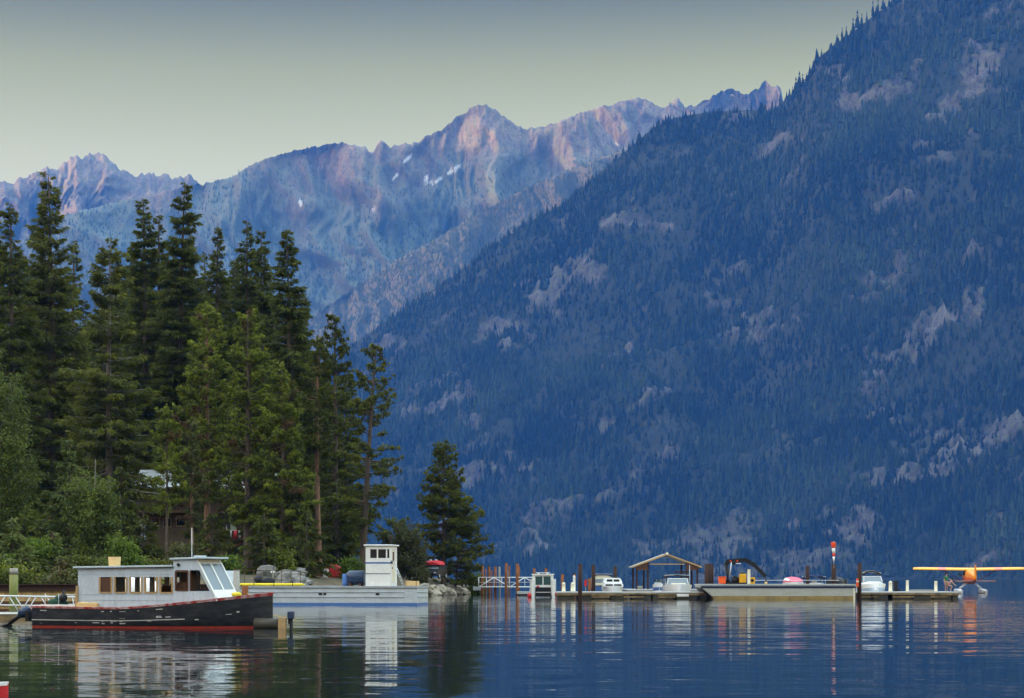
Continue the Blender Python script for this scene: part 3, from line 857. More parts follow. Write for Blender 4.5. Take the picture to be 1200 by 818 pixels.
plant('shrub', 411, 652, 204, 10, 'bush', 33, 'leafy green shrub in front of the red tarp', cs=.05, dens=1.3, leaf='bush', cat='shrub')
plant('pine_tree', 466, 612, 250, 30, 'pine', 34, 'low pine with pale foliage behind the white cabin', cs=.1, dens=1.8, leaf='spruce')
plant('shrub', 262, 655, 178, 15, 'bush', 35, 'yellow green shrub below the red railing', cs=.06, dens=1.6, leaf='bush', cat='shrub')
plant('shrub', 330, 640, 190, 15, 'bush', 36, 'light green shrub right of the thick dark trunk', cs=.08, dens=1.5, leaf='pine', cat='shrub')
plant('shrub', 215, 640, 180, 18, 'bush', 37, 'olive shrub at the foot of the thin pines', cs=.06, dens=1.3, leaf='scrub', cat='shrub')
plant('young_fir', 14, 606, 146, 26, 'young', 38, 'bright young fir behind the mossy piling', cs=.03, dens=1.0)
plant('young_fir', 62, 622, 150, 22, 'young', 39, 'lower young fir in front of the taller young light green fir', cs=.03, dens=1.0)
plant('shrub', 493, 664, 231, 6, 'bush', 40, 'small dark shrub beside the parked vehicle', cs=.06, dens=1.0, leaf='scrub', cat='shrub')
plant('shrub', 560, 668, 247, 8, 'bush', 41, 'little green shrub at the shore end of the white gangway', cs=.06, dens=.9, leaf='bush', cat='shrub')
rs_ = random.Random(17)
for i in range(20):
    px = -14 + i * 12.0 + rs_.uniform(-6, 6); D = float(np.interp(px, [-20, 270, 420], [131, 166, 214])) + rs_.uniform(0, 14)
    plant('shrub', px, 678 - (rs_.uniform(12, 34) if px < 150 or px > 300 else rs_.uniform(8, 24)), D, rs_.uniform(9, 19), rs_.choice(['bush', 'bush', 'young']), 300 + i, 'low mixed green shrub in the undergrowth along the top of the bank', 'undergrowth shrubs along the bank', cs=.04, dens=rs_.uniform(.8, 1.4), leaf=rs_.choice(['scrub', 'scrub', 'spruce', 'fir', 'pine', 'bush'] if px > 130 else ['scrub', 'bush', 'young', 'spruce', 'fir']), cat='shrub')
for i in range(20):
    px = -12 + i * 14.2 + rs_.uniform(-4, 4); D = rs_.uniform(124.5, 131)
    plant('shrub', px, 678 - rs_.uniform(4, 17), D, rs_.uniform(9, 16), 'bush', 360 + i, 'low dark shrub growing just behind the rusty beam of the bulkhead', 'shrubs behind the bulkhead', cs=.04, dens=rs_.uniform(.9, 1.4), leaf=rs_.choice(['scrub', 'fir', 'spruce', 'fir', 'pine']), cat='shrub')
plant('pine_tree', 268, 470, 226, 24, 'pine', 42, 'dark pine in front of the right end of the lodge roof', cs=.25, dens=1.6, trunk_r=.2, leaf='spruce')
# behind: the rest of the wood
rt = random.Random(7)
for i in range(44):
    px = -24 + i * 9.4 + rt.uniform(-6, 6); D = rt.uniform(275, 345)
    top = np.interp(px, [-20, 60, 90, 110, 200, 260, 350, 400, 420], [275, 285, 372, 305, 280, 305, 320, 440, 515]) + rt.uniform(-10, 62)
    plant('fir_tree', px, top, D, rt.uniform(22, 32), 'fir', 100 + i, 'dark fir deep in the wood behind the front rows', 'firs deep in the wood', cs=.03, dens=.9)
for i, (px, top, D) in enumerate([(25, 520, 190), (60, 575, 185), (142, 545, 205), (168, 600, 196), (300, 560, 226), (345, 560, 200), (395, 560, 222), (360, 600, 196), (318, 540, 232), (10, 480, 200), (234, 575, 224), (250, 600, 204), (310, 600, 190)]):
    plant('fir_tree', px, top, D, 20, 'fir', 140 + i, 'low fir in the shade under the tall trees', 'low firs under the tall trees', cs=.02, dens=1.0)
# ---------------------------------------------------------------- paints and woods
M = dict(
    black_hull=paint('black_hull_paint', (0.017, 0.018, 0.023), 0.45, 0, 0.35, (0.10, 0.10, 0.10), 2.2, (1, 1, 2.5)),
    red_boot=paint('red_bottom_paint', (0.28, 0.030, 0.018), 0.55, 0, 0.5, (0.10, 0.03, 0.02), 3),
    red_worn=paint('worn_red_gunwale', (0.36, 0.035, 0.035), 0.6, 0, 1.0, (0.62, 0.58, 0.56), 3.2, (1, 1, 1)),
    scuff=paint('scraped_bare_paint', (0.55, 0.54, 0.50), 0.7, 0, 0.6, (0.2, 0.2, 0.2), 5),
    cabin_grey=paint('pale_blue_grey_paint', (0.47, 0.515, 0.57), 0.5, 0, 0.55, (0.34, 0.36, 0.38), 1.9, (2.5, 2.5, 0.5)),
    roof_grey=paint('grey_roof_paint', (0.44, 0.50, 0.54), 0.5, 0, 0.3, (0.30, 0.34, 0.36), 2),
    white=paint('white_paint', (0.74, 0.74, 0.71), 0.4, 0, 0.3, (0.50, 0.48, 0.42), 1.5, (1, 1, 2)),
    white_clean=paint('white_gelcoat', (0.80, 0.81, 0.82), 0.25, 0, 0.12, (0.6, 0.6, 0.6), 2),
    cream=paint('cream_paint', (0.72, 0.66, 0.50), 0.5, 0, 0.3, (0.5, 0.42, 0.28), 2),
    barge_grey=paint('pale_grey_steel_hull', (0.46, 0.50, 0.54), 0.5, 0, 0.55, (0.30, 0.31, 0.31), 1.0, (1, 1, 2.5)),
    barge_deck=paint('worn_steel_deck', (0.34, 0.37, 0.41), 0.7, 0, 0.5, (0.22, 0.20, 0.18), 1.5),
    blue=paint('blue_stripe_paint', (0.06, 0.14, 0.36), 0.45, 0, 0.4, (0.12, 0.18, 0.36), 3),
    navy=paint('navy_canvas', (0.012, 0.022, 0.075), 0.8, 0, 0.3, None, 4),
    black=paint('black_plastic', (0.008, 0.008, 0.010), 0.5, 0, 0.3, (0.02, 0.02, 0.02), 5, spec=0.3),
    tarp_black=paint('black_tarpaulin', (0.012, 0.012, 0.014), 0.6, 0, 0.3, (0.03, 0.03, 0.035), 4, bmp=0.4),
    motor=paint('blue_black_cowling', (0.022, 0.040, 0.085), 0.3, 0, 0.25, (0.06, 0.08, 0.12), 6),
    wood=paint('tan_wood', (0.42, 0.27, 0.13), 0.75, 0, 0.6, (0.24, 0.14, 0.06), 3, (1, 6, 6)),
    wood_dark=paint('dark_stained_wood', (0.10, 0.045, 0.025), 0.7, 0, 0.5, (0.05, 0.03, 0.02), 3),
    wood_grey=paint('weathered_grey_planks', (0.34, 0.32, 0.29), 0.85, 0, 0.6, (0.18, 0.16, 0.13), 2.5, (1, 1, 5)),
    new_wood=paint('fresh_plywood', (0.70, 0.48, 0.22), 0.7, 0, 0.35, (0.5, 0.32, 0.14), 4),
    dock_side=paint('stained_shadowed_fascia', (0.25, 0.175, 0.085), 0.85, 0, 1.0, (0.03, 0.024, 0.018), 1.1, (1, 1, 1.6)),  # dark patches hold stains and the black shadows on the dock side
    dock_float=paint('dark_wet_float', (0.045, 0.040, 0.032), 0.5, 0, 0.5, (0.10, 0.085, 0.05), 2),
    concrete=paint('pale_dock_concrete', (0.42, 0.43, 0.44), 0.85, 0, 0.4, (0.28, 0.28, 0.27), 1.5),
    rust=paint('rusty_steel', (0.26, 0.095, 0.035), 0.85, 0, 0.8, (0.10, 0.04, 0.022), 2.5, (1, 1, .6)),
    rust_dark=paint('dark_rusty_steel', (0.045, 0.022, 0.016), 0.8, 0, 0.7, (0.030, 0.022, 0.020), 2.5),
    moss=paint('mossy_piling_wood', (0.19, 0.21, 0.060), 0.9, 0, 0.9, (0.26, 0.22, 0.14), 2.0, (1, 1, .5)),
    sheet=paint('tan_sheet_timber', (0.52, 0.36, 0.16), 0.8, 0, 0.9, (0.22, 0.14, 0.07), 1.2, (3, 3, 1)),
    alu=paint('aluminium', (0.60, 0.61, 0.62), 0.4, 0.4, 0.3, (0.4, 0.4, 0.4), 3),
    yellow=paint('yellow_paint', (0.70, 0.56, 0.025), 0.5, 0, 0.3, (0.5, 0.36, 0.04), 2),
    mustard=paint('machine_yellow', (0.66, 0.34, 0.020), 0.45, 0, 0.4, (0.36, 0.18, 0.03), 2.5),
    orange=paint('orange_plastic', (0.78, 0.10, 0.015), 0.45, 0, 0.3, (0.5, 0.09, 0.03), 3),
    tan_hull=paint('tan_grey_barge_hull', (0.40, 0.40, 0.36), 0.6, 0, 0.6, (0.28, 0.26, 0.20), 0.8, (1, 1, 2.5)),
    ochre=paint('ochre_stained_hull', (0.30, 0.21, 0.075), 0.7, 0, 0.9, (0.14, 0.10, 0.05), 1.4),
    red=paint('red_plastic', (0.60, 0.035, 0.045), 0.45, 0, 0.25, (0.4, 0.03, 0.03), 3),
    pink=paint('faded_pink_canvas', (0.60, 0.12, 0.18), 0.8, 0, 0.4, (0.45, 0.2, 0.3), 3),
    plane=paint('yellow_aircraft_paint', (0.86, 0.26, 0.006), 0.3, 0, 0.15, (0.6, 0.2, 0.02), 2),
    plane_orange=paint('orange_aircraft_paint', (0.80, 0.11, 0.004), 0.3, 0, 0.15, (0.6, 0.1, 0.01), 2),
    plane_wing=paint('pale_yellow_wing', (0.86, 0.42, 0.055), 0.35, 0, 0.15, (0.7, 0.36, 0.06), 2),
    plane_red=paint('dark_red_paint', (0.12, 0.016, 0.012), 0.45, 0, 0.2, None, 3),
    plane_pink=paint('pinkish_wing_band', (0.80, 0.26, 0.17), 0.4, 0, 0.2, None, 3),  # pinkish section across each wing
    green=paint('green_cloth', (0.030, 0.16, 0.055), 0.85, 0, 0.3, None, 6),
    dkgreen=paint('dark_green_canvas', (0.020, 0.060, 0.040), 0.85, 0, 0.3, None, 6),
    skin=paint('skin', (0.50, 0.29, 0.20), 0.6, 0, 0.1, None, 8),
    cloth_tan=paint('tan_pink_cloth', (0.50, 0.30, 0.24), 0.85, 0, 0.2, None, 6),
    hair=paint('dark_hair', (0.03, 0.02, 0.015), 0.7, 0, 0.2, None, 9),
    rock=paint('pale_bank_rock', (0.36, 0.31, 0.24), 0.9, 0, 0.8, (0.17, 0.145, 0.12), 1.6, bmp=0.5),
    rock_grey=paint('grey_rock', (0.20, 0.19, 0.18), 0.9, 0, 0.9, (0.08, 0.075, 0.07), 1.6, bmp=0.5),
    metal_roof=paint('pale_metal_roof', (0.62, 0.66, 0.70), 0.35, 0.25, 0.3, (0.48, 0.5, 0.52), 0.8),
    house_wood=paint('brown_house_boards', (0.085, 0.055, 0.032), 0.85, 0, 0.6, (0.085, 0.055, 0.035), 0.9, (1, 1, 6)),
    house_tan=paint('tan_house_stone', (0.13, 0.095, 0.06), 0.9, 0, 0.6, (0.07, 0.05, 0.03), 1.3),
    red_wood=paint('dark_red_railing', (0.16, 0.022, 0.018), 0.7, 0, 0.4, None, 3),
    cloth_w=paint('white_cloth', (0.78, 0.76, 0.74), 0.9, 0, 0.1, None, 5),
    cloth_r=paint('red_cloth', (0.55, 0.05, 0.06), 0.9, 0, 0.1, None, 5),
    curtain=paint('pale_green_curtain', (0.52, 0.60, 0.50), 0.9, 0, 0.2, None, 2),
    paleblue=paint('pale_blue_door_paint', (0.45, 0.55, 0.68), 0.5, 0, 0.2, None, 2),
    path=paint('grey_path_gravel', (0.28, 0.265, 0.25), 0.95, 0, 0.5, (0.2, 0.18, 0.16), 1.5),
    windsock_w=paint('white_fabric', (0.78, 0.78, 0.76), 0.85, 0, 0.1, None, 5),
    windsock_r=paint('orange_red_fabric', (0.75, 0.075, 0.018), 0.85, 0, 0.1, None, 5),
)
GL = glassmat('dark_window_glass', (0.012, 0.02, 0.022), 0.05)
GLG = glassmat('greenish_window_glass', (0.035, 0.075, 0.075))
GLC = glassmat('pale_screen_glass', (0.20, 0.24, 0.28), 0.05)

def hull_loft(mb, L, stations, mi, nose=True):
    """stations: (x, half beam, sheer z, chine half beam, chine z, keel z); open at the top"""
    rings = []
    for (x, hb, zs, cb, zc, zk) in stations:
        side = [(hb, zs), (hb * .5 + cb * .5 + 0.03 * hb, zs * .5 + zc * .5), (cb, zc), (cb * .5, zk * .6 + zc * .4), (0, zk)]
        rings.append([Vector((x, -a, z)) for a, z in side] + [Vector((x, a, z)) for a, z in side[-2::-1]])
    return mb.loft(rings, mi, caps=True)

def band(mb, st, f0, f1, off, mi, sides=(-1, 1)):
    """a strip that follows the hull side between two fractions of its height (0 waterline, 1 sheer), set OFF proud of it"""
    for s in sides:
        a, b = [], []
        for (x, hb, zs, cb, zc, zk) in st:
            def y(z):
                t = (z - zc) / (zs - zc); m_ = hb * .53 + cb * .5
                return (cb + (m_ - cb) * t / .5) if t < .5 else (m_ + (hb - m_) * (t - .5) / .5)
            z0, z1 = zs * f0, zs * f1
            z0, z1 = max(z0, zc + .01), max(z1, zc + .02)
            a.append((x, s * (y(z0) + off), z0)); b.append((x, s * (y(z1) + off), z1))
        n = len(a)
        mb.add(a + b, [(i, i + 1, n + i + 1, n + i) for i in range(n - 1)], mi, True)
    return mb

# ---------------------------------------------------------------- dark boat in front
def dark_boat():
    yaw = R(-18)
    L = 9.88
    root = empty('cabin_boat', (-18.56, 81.5, 0), yaw)
    tag(root, 'old black hulled boat with pale grey cabin and worn red gunwale, moored by the gangway', 'boat')
    st = []
    for q in np.linspace(0, 1, 26):
        x = q * L
        hb = 1.22 * (0.86 + 0.14 * math.sin(min(1, q * 2.2) * math.pi / 2)) if q < .62 else 1.22 * max(0.012, math.cos((q - .62) / .38 * math.pi / 2) ** 0.62)
        zs = 0.80 - 0.04 * math.sin(q * math.pi * 1.1) + 0.52 * max(0, (q - .40) / .60) ** 1.2
        cbm = hb * (0.93 - 0.34 * q ** 4)
        st.append((x, hb, zs, max(.008, cbm), -0.10, -0.45 if q < .9 else -0.3))
    mb = MB(); hull_loft(mb, L, st, 0); band(mb, st, -.08, .068 , .006, 1)
    band(mb, [s for s in st if s[0] < L * .70], .335, .375, .012, 2)
    rs = random.Random(4)
    for k in range(26):                                                # scrapes along the side
        i = rs.randrange(1, 23); s0 = st[i]; w_ = rs.uniform(.05, .32); h0 = rs.choice([.22, .3, .45, .5, .8, .18])
        seg = [(s0[0] + t * w_, *[st[i][j] + (st[i + 1][j] - st[i][j]) * t * w_ / (st[i + 1][0] - s0[0]) for j in range(1, 6)]) for t in (0, .35, .7, 1)]
        hh = rs.uniform(.012, .05)
        band(mb, seg, h0, h0 + hh, .007, 2)
    mb.build('hull', [M['black_hull'], M['red_boot'], M['scuff']], root)
    g = MB(); band(g, st, .935, 1.03, .02, 0)
    for s in (-1, 1):
        pts = [Vector((a[0], s * (a[1] - .03), a[2] + .015)) for a in st]
        for i in range(len(pts) - 1): g.bar(pts[i], pts[i + 1] + (pts[i + 1] - pts[i]) * .02, .14, .035, 0)
    g.box(-.05, .03, -1.05, 1.05, .70, .82, 0)
    g.build('gunwale', M['red_worn'], root)
    d = MB(); n = len(st)
    a = [(s[0], -s[1] + .02, s[2] - .06 - (.35 if s[0] < 2.2 else 0)) for s in st]; b = [(s[0], s[1] - .02, s[2] - .06 - (.35 if s[0] < 2.2 else 0)) for s in st]
    d.add(a + b, [(i, i + 1, n + i + 1, n + i) for i in range(n - 1)], 0)
    d.box(.0, .35, -1.0, 1.0, .55, .86, 1)
    d.box(.35, 1.9, -.98, -.86, .55, .885, 1); d.box(.35, 1.9, .86, .98, .55, .885, 1)
    d.build('deck', [M['barge_deck'], M['white']], root)
    # aft cabin: walls with real openings
    X0, X1, X2, X3 = 2.02, 6.17, 7.06, 8.02
    hw = .98
    zb, zr0, zr1 = 0.72, 2.32, 2.42
    zw0, zw1 = 1.34, 1.96
    wins = [(2.97 + .655 * k, 2.97 + .655 * k + .53) for k in range(5)]
    wall = MB(); fr = MB(); gl = MB(); dk = MB()
    def sidewall(mbw, xa, xb, z0, z1, ops, y0, y1):
        """ops: list of (xa, xb, za, zb)"""
        zs0 = min(o[2] for o in ops); zs1 = max(o[3] for o in ops)
        mbw.box(xa, xb, y0, y1, z0, zs0); mbw.box(xa, xb, y0, y1, zs1, z1)
        cur = xa
        for o in ops:
            mbw.box(cur, o[0], y0, y1, zs0, zs1); cur = o[1]
        mbw.box(cur, xb, y0, y1, zs0, zs1)
    for s in (-1, 1):
        y0, y1 = sorted((s * hw, s * (hw - .05)))
        sidewall(wall, X0, X1, zb, zr0, [(a_, b_, zw0, zw1) for a_, b_ in wins], y0, y1)
    wall.box(X0, X0 + .05, -hw + .05, hw - .05, zb, zr0)
    # pilothouse, wider glass and a raked front
    zp = 2.62
    for s in (-1, 1):
        y0, y1 = sorted((s * (hw + .03), s * (hw - .03)))
        def fx(z): return 7.15 + (zp - z) / (zp - 1.05) * (X3 - 7.15)
        za, zc_ = 1.42, 2.22
        wall.prism([(X1 + .002, .80), (7.0, .94), (7.88, 1.10), (7.90, za - .18), (X1 + .002, za - .18)], y0, y1)
        wall.prism([(X1 + .002, za - .18), (fx(za - .18), za - .18), (fx(za), za), (X1 + .002, za)], y0, y1)
        wall.prism([(X1 + .002, zc_), (fx(zc_), zc_), (fx(zp), zp), (X1 + .002, zp)], y0, y1)
        wall.prism([(X1 + .002, za), (X1 + .10, za), (X1 + .10, zc_), (X1 + .002, zc_)], y0, y1)
        wall.prism([(6.80, za), (6.89, za), (6.89, zc_), (6.80, zc_)], y0, y1)
        wall.prism([(fx(za) - .10, za), (fx(za), za), (fx(zc_), zc_), (fx(zc_) - .10, zc_)], y0, y1)
    # raked windscreen wall: two panes in a white frame
    p_b, p_t = Vector((X3, 0, 1.05)), Vector((7.15, 0, zp))
    up = (p_t - p_b); ul = up.length; up.normalize(); nrm = Vector((-up.z, 0, up.x)) * -1
    def wsq(mbq, ya, yb, fa, fb, t0, t1, mi=0):
        c = []
        for off in (t0, t1):
            for (yy_, ff) in ((ya, fa), (yb, fa), (yb, fb), (ya, fb)):
                p = p_b + up * (ff * ul) + nrm * off; c.append((p.x, yy_, p.z))
        mbq.add(c, [(0, 1, 2, 3), (7, 6, 5, 4), (0, 4, 5, 1), (1, 5, 6, 2), (2, 6, 7, 3), (3, 7, 4, 0)], mi)
    hh = hw + .03
    ws = MB()
    wsq(ws, -hh, hh, 0, .26, -.03, .03); wsq(ws, -hh, hh, .90, 1, -.03, .03)
    for a_, b_ in ((-hh, -hh + .12), (-.06, .06), (hh - .12, hh)): wsq(ws, a_, b_, .26, .90, -.03, .03)
    ws.box(7.7, X3 + .03, -hh + .06, hh - .06, 1.0, 1.06)
    wo = wall.build('cabin', M['cabin_grey'], root)
    ws.build('windscreen_frame', M['white'], root)
    for a_, b_ in ((-hh + .12, -.06), (.06, hh - .12)):
        g2 = MB(); wsq(g2, a_, b_, .26, .90, -.008, .008); g2.build('windscreen_pane', GLC, root)
    for a_, b_ in wins:
        for s in (-1, 1):
            f = MB(); y0, y1 = sorted((s * (hw + .018), s * (hw - .04)))
            for c in ((a_ - .03, a_ + .04, zw0, zw1), (b_ - .04, b_ + .03, zw0, zw1)): f.box(c[0], c[1], y0, y1, c[2], c[3])
            f.box(a_ + .04, b_ - .04, y0, y1, zw0 - .02, zw0 + .04)
            fo_ = f.build('window_frame', M['wood'], root)
    for s in (-1, 1):
        f = MB(); y0, y1 = sorted((s * (hw + .05), s * (hw - .02)))
        f.box(X1 + .07, X1 + .13, y0, y1, 1.44, 2.20); f.box(6.77, 6.82, y0, y1, 1.44, 2.20); f.box(6.87, 6.92, y0, y1, 1.44, 2.20); f.box(X1 + .13, 6.77, y0, y1, 2.14, 2.2); f.box(X1 + .13, 6.77, y0, y1, 1.42, 1.47)
        f.build('window_frame', M['wood_dark'], root)
    # inside: floor, bulkhead, bench backs, a dark board behind the first window
    dk.box(X0 + .1, 7.8, -.85, .85, .70, .75, 1)
    dk.box(2.9, 3.56, -.95, -.90, 1.0, 2.2, 0); dk.box(4.6, 6.0, .60, .90, .75, 1.62, 0); dk.box(X1 - .02, X1 + .02, -.3, .9, .75, 2.3, 0)
    dk.box(6.2, 6.6, -.75, -.35, .75, 1.75, 0); dk.box(7.2, 7.6, -.85, .85, .75, 1.35, 0)
    dk.build('interior', [M['wood_dark'], M['wood']], root)
    r = MB(); r.prism([(X0 - .16, zr0 - .02), (X1 - .002, zr0 + .03), (X1 - .002, zr0 + .10), (X0 - .16, zr0 + .05)], -hw - .12, hw + .12)
    r.build('aft_roof', M['roof_grey'], root, .012)
    r = MB(); r.prism([(X1 - .12, zp), (7.48, zp + .04), (7.48, zp + .11), (X1 - .12, zp + .07)], -hw - .12, hw + .12); r.box(6.65, 7.0, -.25, .15, zp + .09, zp + .17)
    r.build('pilothouse_roof', M['roof_grey'], root, .012)
    c = MB(); c.prism([(3.14, 2.35), (3.44, 2.35), (3.47, 2.75), (3.10, 2.75)], -.55, -.20)
    c.build('chimney_box', M['new_wood'], root)
    for xx, hz_ in ((6.55, .85), (6.75, 1.25)):
        a_ = MB(); a_.tube([(xx, -.6 if xx > 6.6 else -.2, 2.4), (xx, -.6 if xx > 6.6 else -.2, 2.6 + hz_)], [.016, .010], 6); a_.build('antenna', M['white_clean'], root)
    la = MB(); la.tube([(6.4, -hh - .06, 2.43), (6.4, -hh, 2.43)], .06, 10); la.build('side_lamp', M['black'], root)
    e = MB(); e.prism([(1.92, .7), (2.04, .7), (2.04, 1.62), (1.96, 1.62)], -1.05, -.85); e.build('doorpost', M['wood'], root)
    e = MB(); e.tube([(8.72, 0, 1.0), (8.72, 0, 1.62)], [.12, .13], 10); e.build('bow_post', M['rust'], root)
    e = MB(); e.ball((8.45, -.2, 1.28), (.22, .16, .10), 9, 5, 0, .2, random.Random(2)); e.build('rope_coil', M['yellow'], root)
    e = MB(); e.box(2.05, 2.95, -1.16, -.95, .80, .93); e.ball((2.3, -1.05, .93), (.28, .12, .05)); e.ball((2.75, -1.05, .93), (.20, .12, .04)); e.build('side_cushion', M['new_wood'], root)
    e = MB()
    e.tube([(.2, .9, .8), (.2, .9, 1.25), (1.9, .9, 1.25), (1.9, .9, .8)], .014, 5); e.build('stern_rail', M['alu'], root)
    for xx in (1.9, 1.15, .55):
        e = MB(); e.tube([(xx, -.95, .8), (xx, -.95, 1.32)], .012, 5); e.build('stanchion', M['alu'], root)
    e = MB(); e.tube([(.45 + .22 * math.cos(t), .5, 1.05 + .22 * math.sin(t)) for t in np.linspace(0, 6.28, 14)], .014, 5); e.tube([(.45, .5, .6), (.45, .5, .84)], .02, 5); e.build('steering_wheel', M['alu'], root)
    for xx in (1.4, 4.6, 7.9):
        i = min(range(len(st)), key=lambda k_: abs(st[k_][0] - xx)); e = MB(); a0 = st[i]
        e.tube([(xx - .10, -a0[1] + .02, a0[2] + .075), (xx + .10, -a0[1] + .02, a0[2] + .075)], .018, 6); e.box(xx - .03, xx + .03, -a0[1], -a0[1] + .04, a0[2] + .03, a0[2] + .07); e.build('cleat', M['alu'], root)
    e = MB(); pts = [Vector((8.72, -.05, 1.45)).lerp(Vector((10.6, .3, .42)), t) - Vector((0, 0, .35 * math.sin(t * math.pi))) for t in np.linspace(0, 1, 10)]; e.tube(pts, .016, 5); e.build('mooring_line', M['new_wood'], root)
    for zz in (1.06, 1.28, 2.06):
        e = MB(); e.box(X0 + .02, X1 - .02, -hw - .012, -hw - .001, zz, zz + .012); e.build('plank_seam', M['roof_grey'], root)
    # outboard, tilted up at the stern
    o = MB(); ang = R(-38)
    def q(p):
        v = Vector(p); c_, s_ = math.cos(ang), math.sin(ang)
        return Vector((-.30 + v.x * c_ - v.z * s_, v.y, .62 + v.x * s_ * -1 + v.z * c_)) if False else Vector((-.22 + v.x, v.y, .42 + v.z))
    mo = MB()
    mo.loft([[Vector((-.06 - .46 * k / 4, y_, z_)) for y_, z_ in [(.22 * w_ * math.cos(t),   .58 + .10 * (-k / 4) + .23 * w_ * math.sin(t)) for t in np.linspace(0, 5.65, 10)]] for k, w_ in ((0, .6), (1, .95), (2, 1), (3, .95), (4, .55))], closed=True)
    m_o = mo.build('outboard_motor', M['motor'], root); m_o.location = (-.40, -.45, .03)
    lg = MB(); lg.tube([(-.35, 0, .50), (-.98, 0, .08)], [.11, .075], 8); lg.tube([(-.80, 0, .12), (-1.24, 0, -.04)], [.03, .085], 8); lg.bar((-.9, 0, .05), (-1.02, 0, -.22), .06, .16)
    lg.tube([(-1.24, -.16, -.04), (-1.26, .16, -.04)], .05, 6)
    lg.build('motor_leg', M['black'], m_o)
    br = MB(); br.box(-.12, .02, -.22, .22, .18, .58); br.build('motor_bracket', M['black'], m_o)
    return root
dark_boat()
# things lying in the open stern
bd = empty('canvas_bundle', (-18.0, 81.2, .80), R(-11)); tag(bd, 'dark green canvas bundle in the open stern of the black hulled boat', 'bundle')
e = MB(); rr = random.Random(5); e.ball((0, 0, .12), (.42, .3, .20), 12, 8, 0, .12, rr); e.ball((.1, 0, .3), (.24, .2, .14), 10, 6, 0, .12, rr); e.build('cover', M['dkgreen'], bd)
fl = empty('fuel_can', (-17.72, 80.9, 1.02), R(-11)); tag(fl, 'black rounded can with a spout on top of the green canvas bundle', 'can')
e = MB(); e.ball((0, 0, .12), (.17, .14, .18), 10, 8); e.build('body', M['black'], fl); e = MB(); e.tube([(0, 0, .28), (.03, 0, .40)], .035, 7); e.build('spout', M['motor'], fl)

# red skiff entering at the lower left corner
sk = empty('red_skiff', (-10.72, 31.2, 0), R(4)); tag(sk, 'bow tip of a small red skiff with white rim in the lower left corner', 'boat')
st = [(q * 3.0, .62 * max(.02, math.cos(max(0, q - .35) / .65 * 1.55) ** .8), .20 + .10 * q * q, .50 * max(.02, math.cos(max(0, q - .35) / .65 * 1.55)), -.06, -.16) for q in np.linspace(0, 1, 14)]
e = MB(); hull_loft(e, 3, st, 0); e.build('hull', M['red'], sk)
e = MB(); band(e, st, .88, 1.06, .015, 0); n = len(st)
e.add([(a[0], -a[1], a[2]) for a in st] + [(a[0], a[1], a[2]) for a in st], [(i, i + 1, n + i + 1, n + i) for i in range(n - 1)], 0); e.build('rim', M['white_clean'], sk)

# ---------------------------------------------------------------- left bank: piling, gangway, bulkhead
pl = empty('piling', W(16, 730, 103) * Vector((1, 1, 0)) if False else Vector(((16 - 600) / F * 103, 103, 0))); tag(pl, 'thick mossy green wooden piling with a bare grey top beside the gangway', 'piling')
e = MB(); e.tube([(0, 0, -3), (0, 0, 1.2), (.01, 0, 2.10)], [.235, .225, .215], 16); e.build('shaft', M['moss'], pl)
e = MB(); e.tube([(.01, 0, 2.101), (.012, 0, 2.42)], [.218, .205], 16); e.build('top', M['wood_grey'], pl)

gw = empty('gangway', ((-60 - 600) / F * 97, 97.0, 0)); tag(gw, 'white aluminium gangway with diagonal railing leading to the stern of the black hulled boat', 'gangway')
Lg = (92 + 60) / F * 97
e = MB(); e.box(0, Lg, -.6, .6, .18, .30); e.build('walkway', M['alu'], gw)
for s in (-.6, .6):
    e = MB(); za, zb = 1.12, 1.12
    e.tube([(0, s, za), (Lg, s, zb - .10)], .035, 6); e.tube([(0, s, .68), (Lg, s, .60)], .022, 6); e.tube([(0, s, .24), (Lg, s, .24)], .045, 6)
    k = 0; xx = 0.0
    while xx < Lg - .1:
        e.tube([(xx, s, 1.10 if k % 2 == 0 else .26), (min(Lg, xx + .52), s, .26 if k % 2 == 0 else 1.06)], .026, 6); xx += .52 + (.45 if k % 2 else 0); k += 1
    e.tube([(Lg, s, .2), (Lg, s, 1.05)], .03, 6)
    e.build('railing', M['alu'], gw)
fd = empty('landing_float', ((60 - 600) / F * 97, 97, 0)); tag(fd, 'low dark float under the end of the white aluminium gangway', 'float')
e = MB(); e.box(-4, 1.6, -.9, .9, -.3, .16); e.build('deck', M['dock_side'], fd)

Db = 122.0
bk = empty('bulkhead', (0, Db, 0)); tag(bk, 'tan plank bulkhead with a rusty steel beam along its top behind the black hulled boat', 'retaining wall')
xa, xb = (-160 - 600) / F * Db, (268 - 600) / F * Db
zt = CH - (684.5 - HZ) / F * Db
e = MB(); rr = random.Random(3); xx = xa
while xx < xb:
    w_ = rr.uniform(.22, .34); e.box(xx, min(xb, xx + w_ - .012), rr.uniform(-.02, .02), .12, -1.5, zt - .40 + rr.uniform(-.03, 0)); xx += w_
e.build('plank_face', M['sheet'], bk)
e = MB(); e.box(xa, xb, -.16, .02, zt - .40, zt - .34); e.box(xa, xb, -.03, .03, zt - .34, zt - .06); e.box(xa, xb, -.16, .16, zt - .06, zt); e.build('top_beam', M['rust_dark'], bk)
e = MB(); e.box(xa, xb, -.10, -.022, .32, .55); e.box(xa, xb, -.12, -.022, -.2, .10); e.build('wale', M['wood_dark'], bk)
# fill behind the bulkhead
e = MB(); e.box(xa, xb, .13, 11, -1, zt - .09); f = e.build('bank_fill', shore_mat()); tag(f, kind='structure')

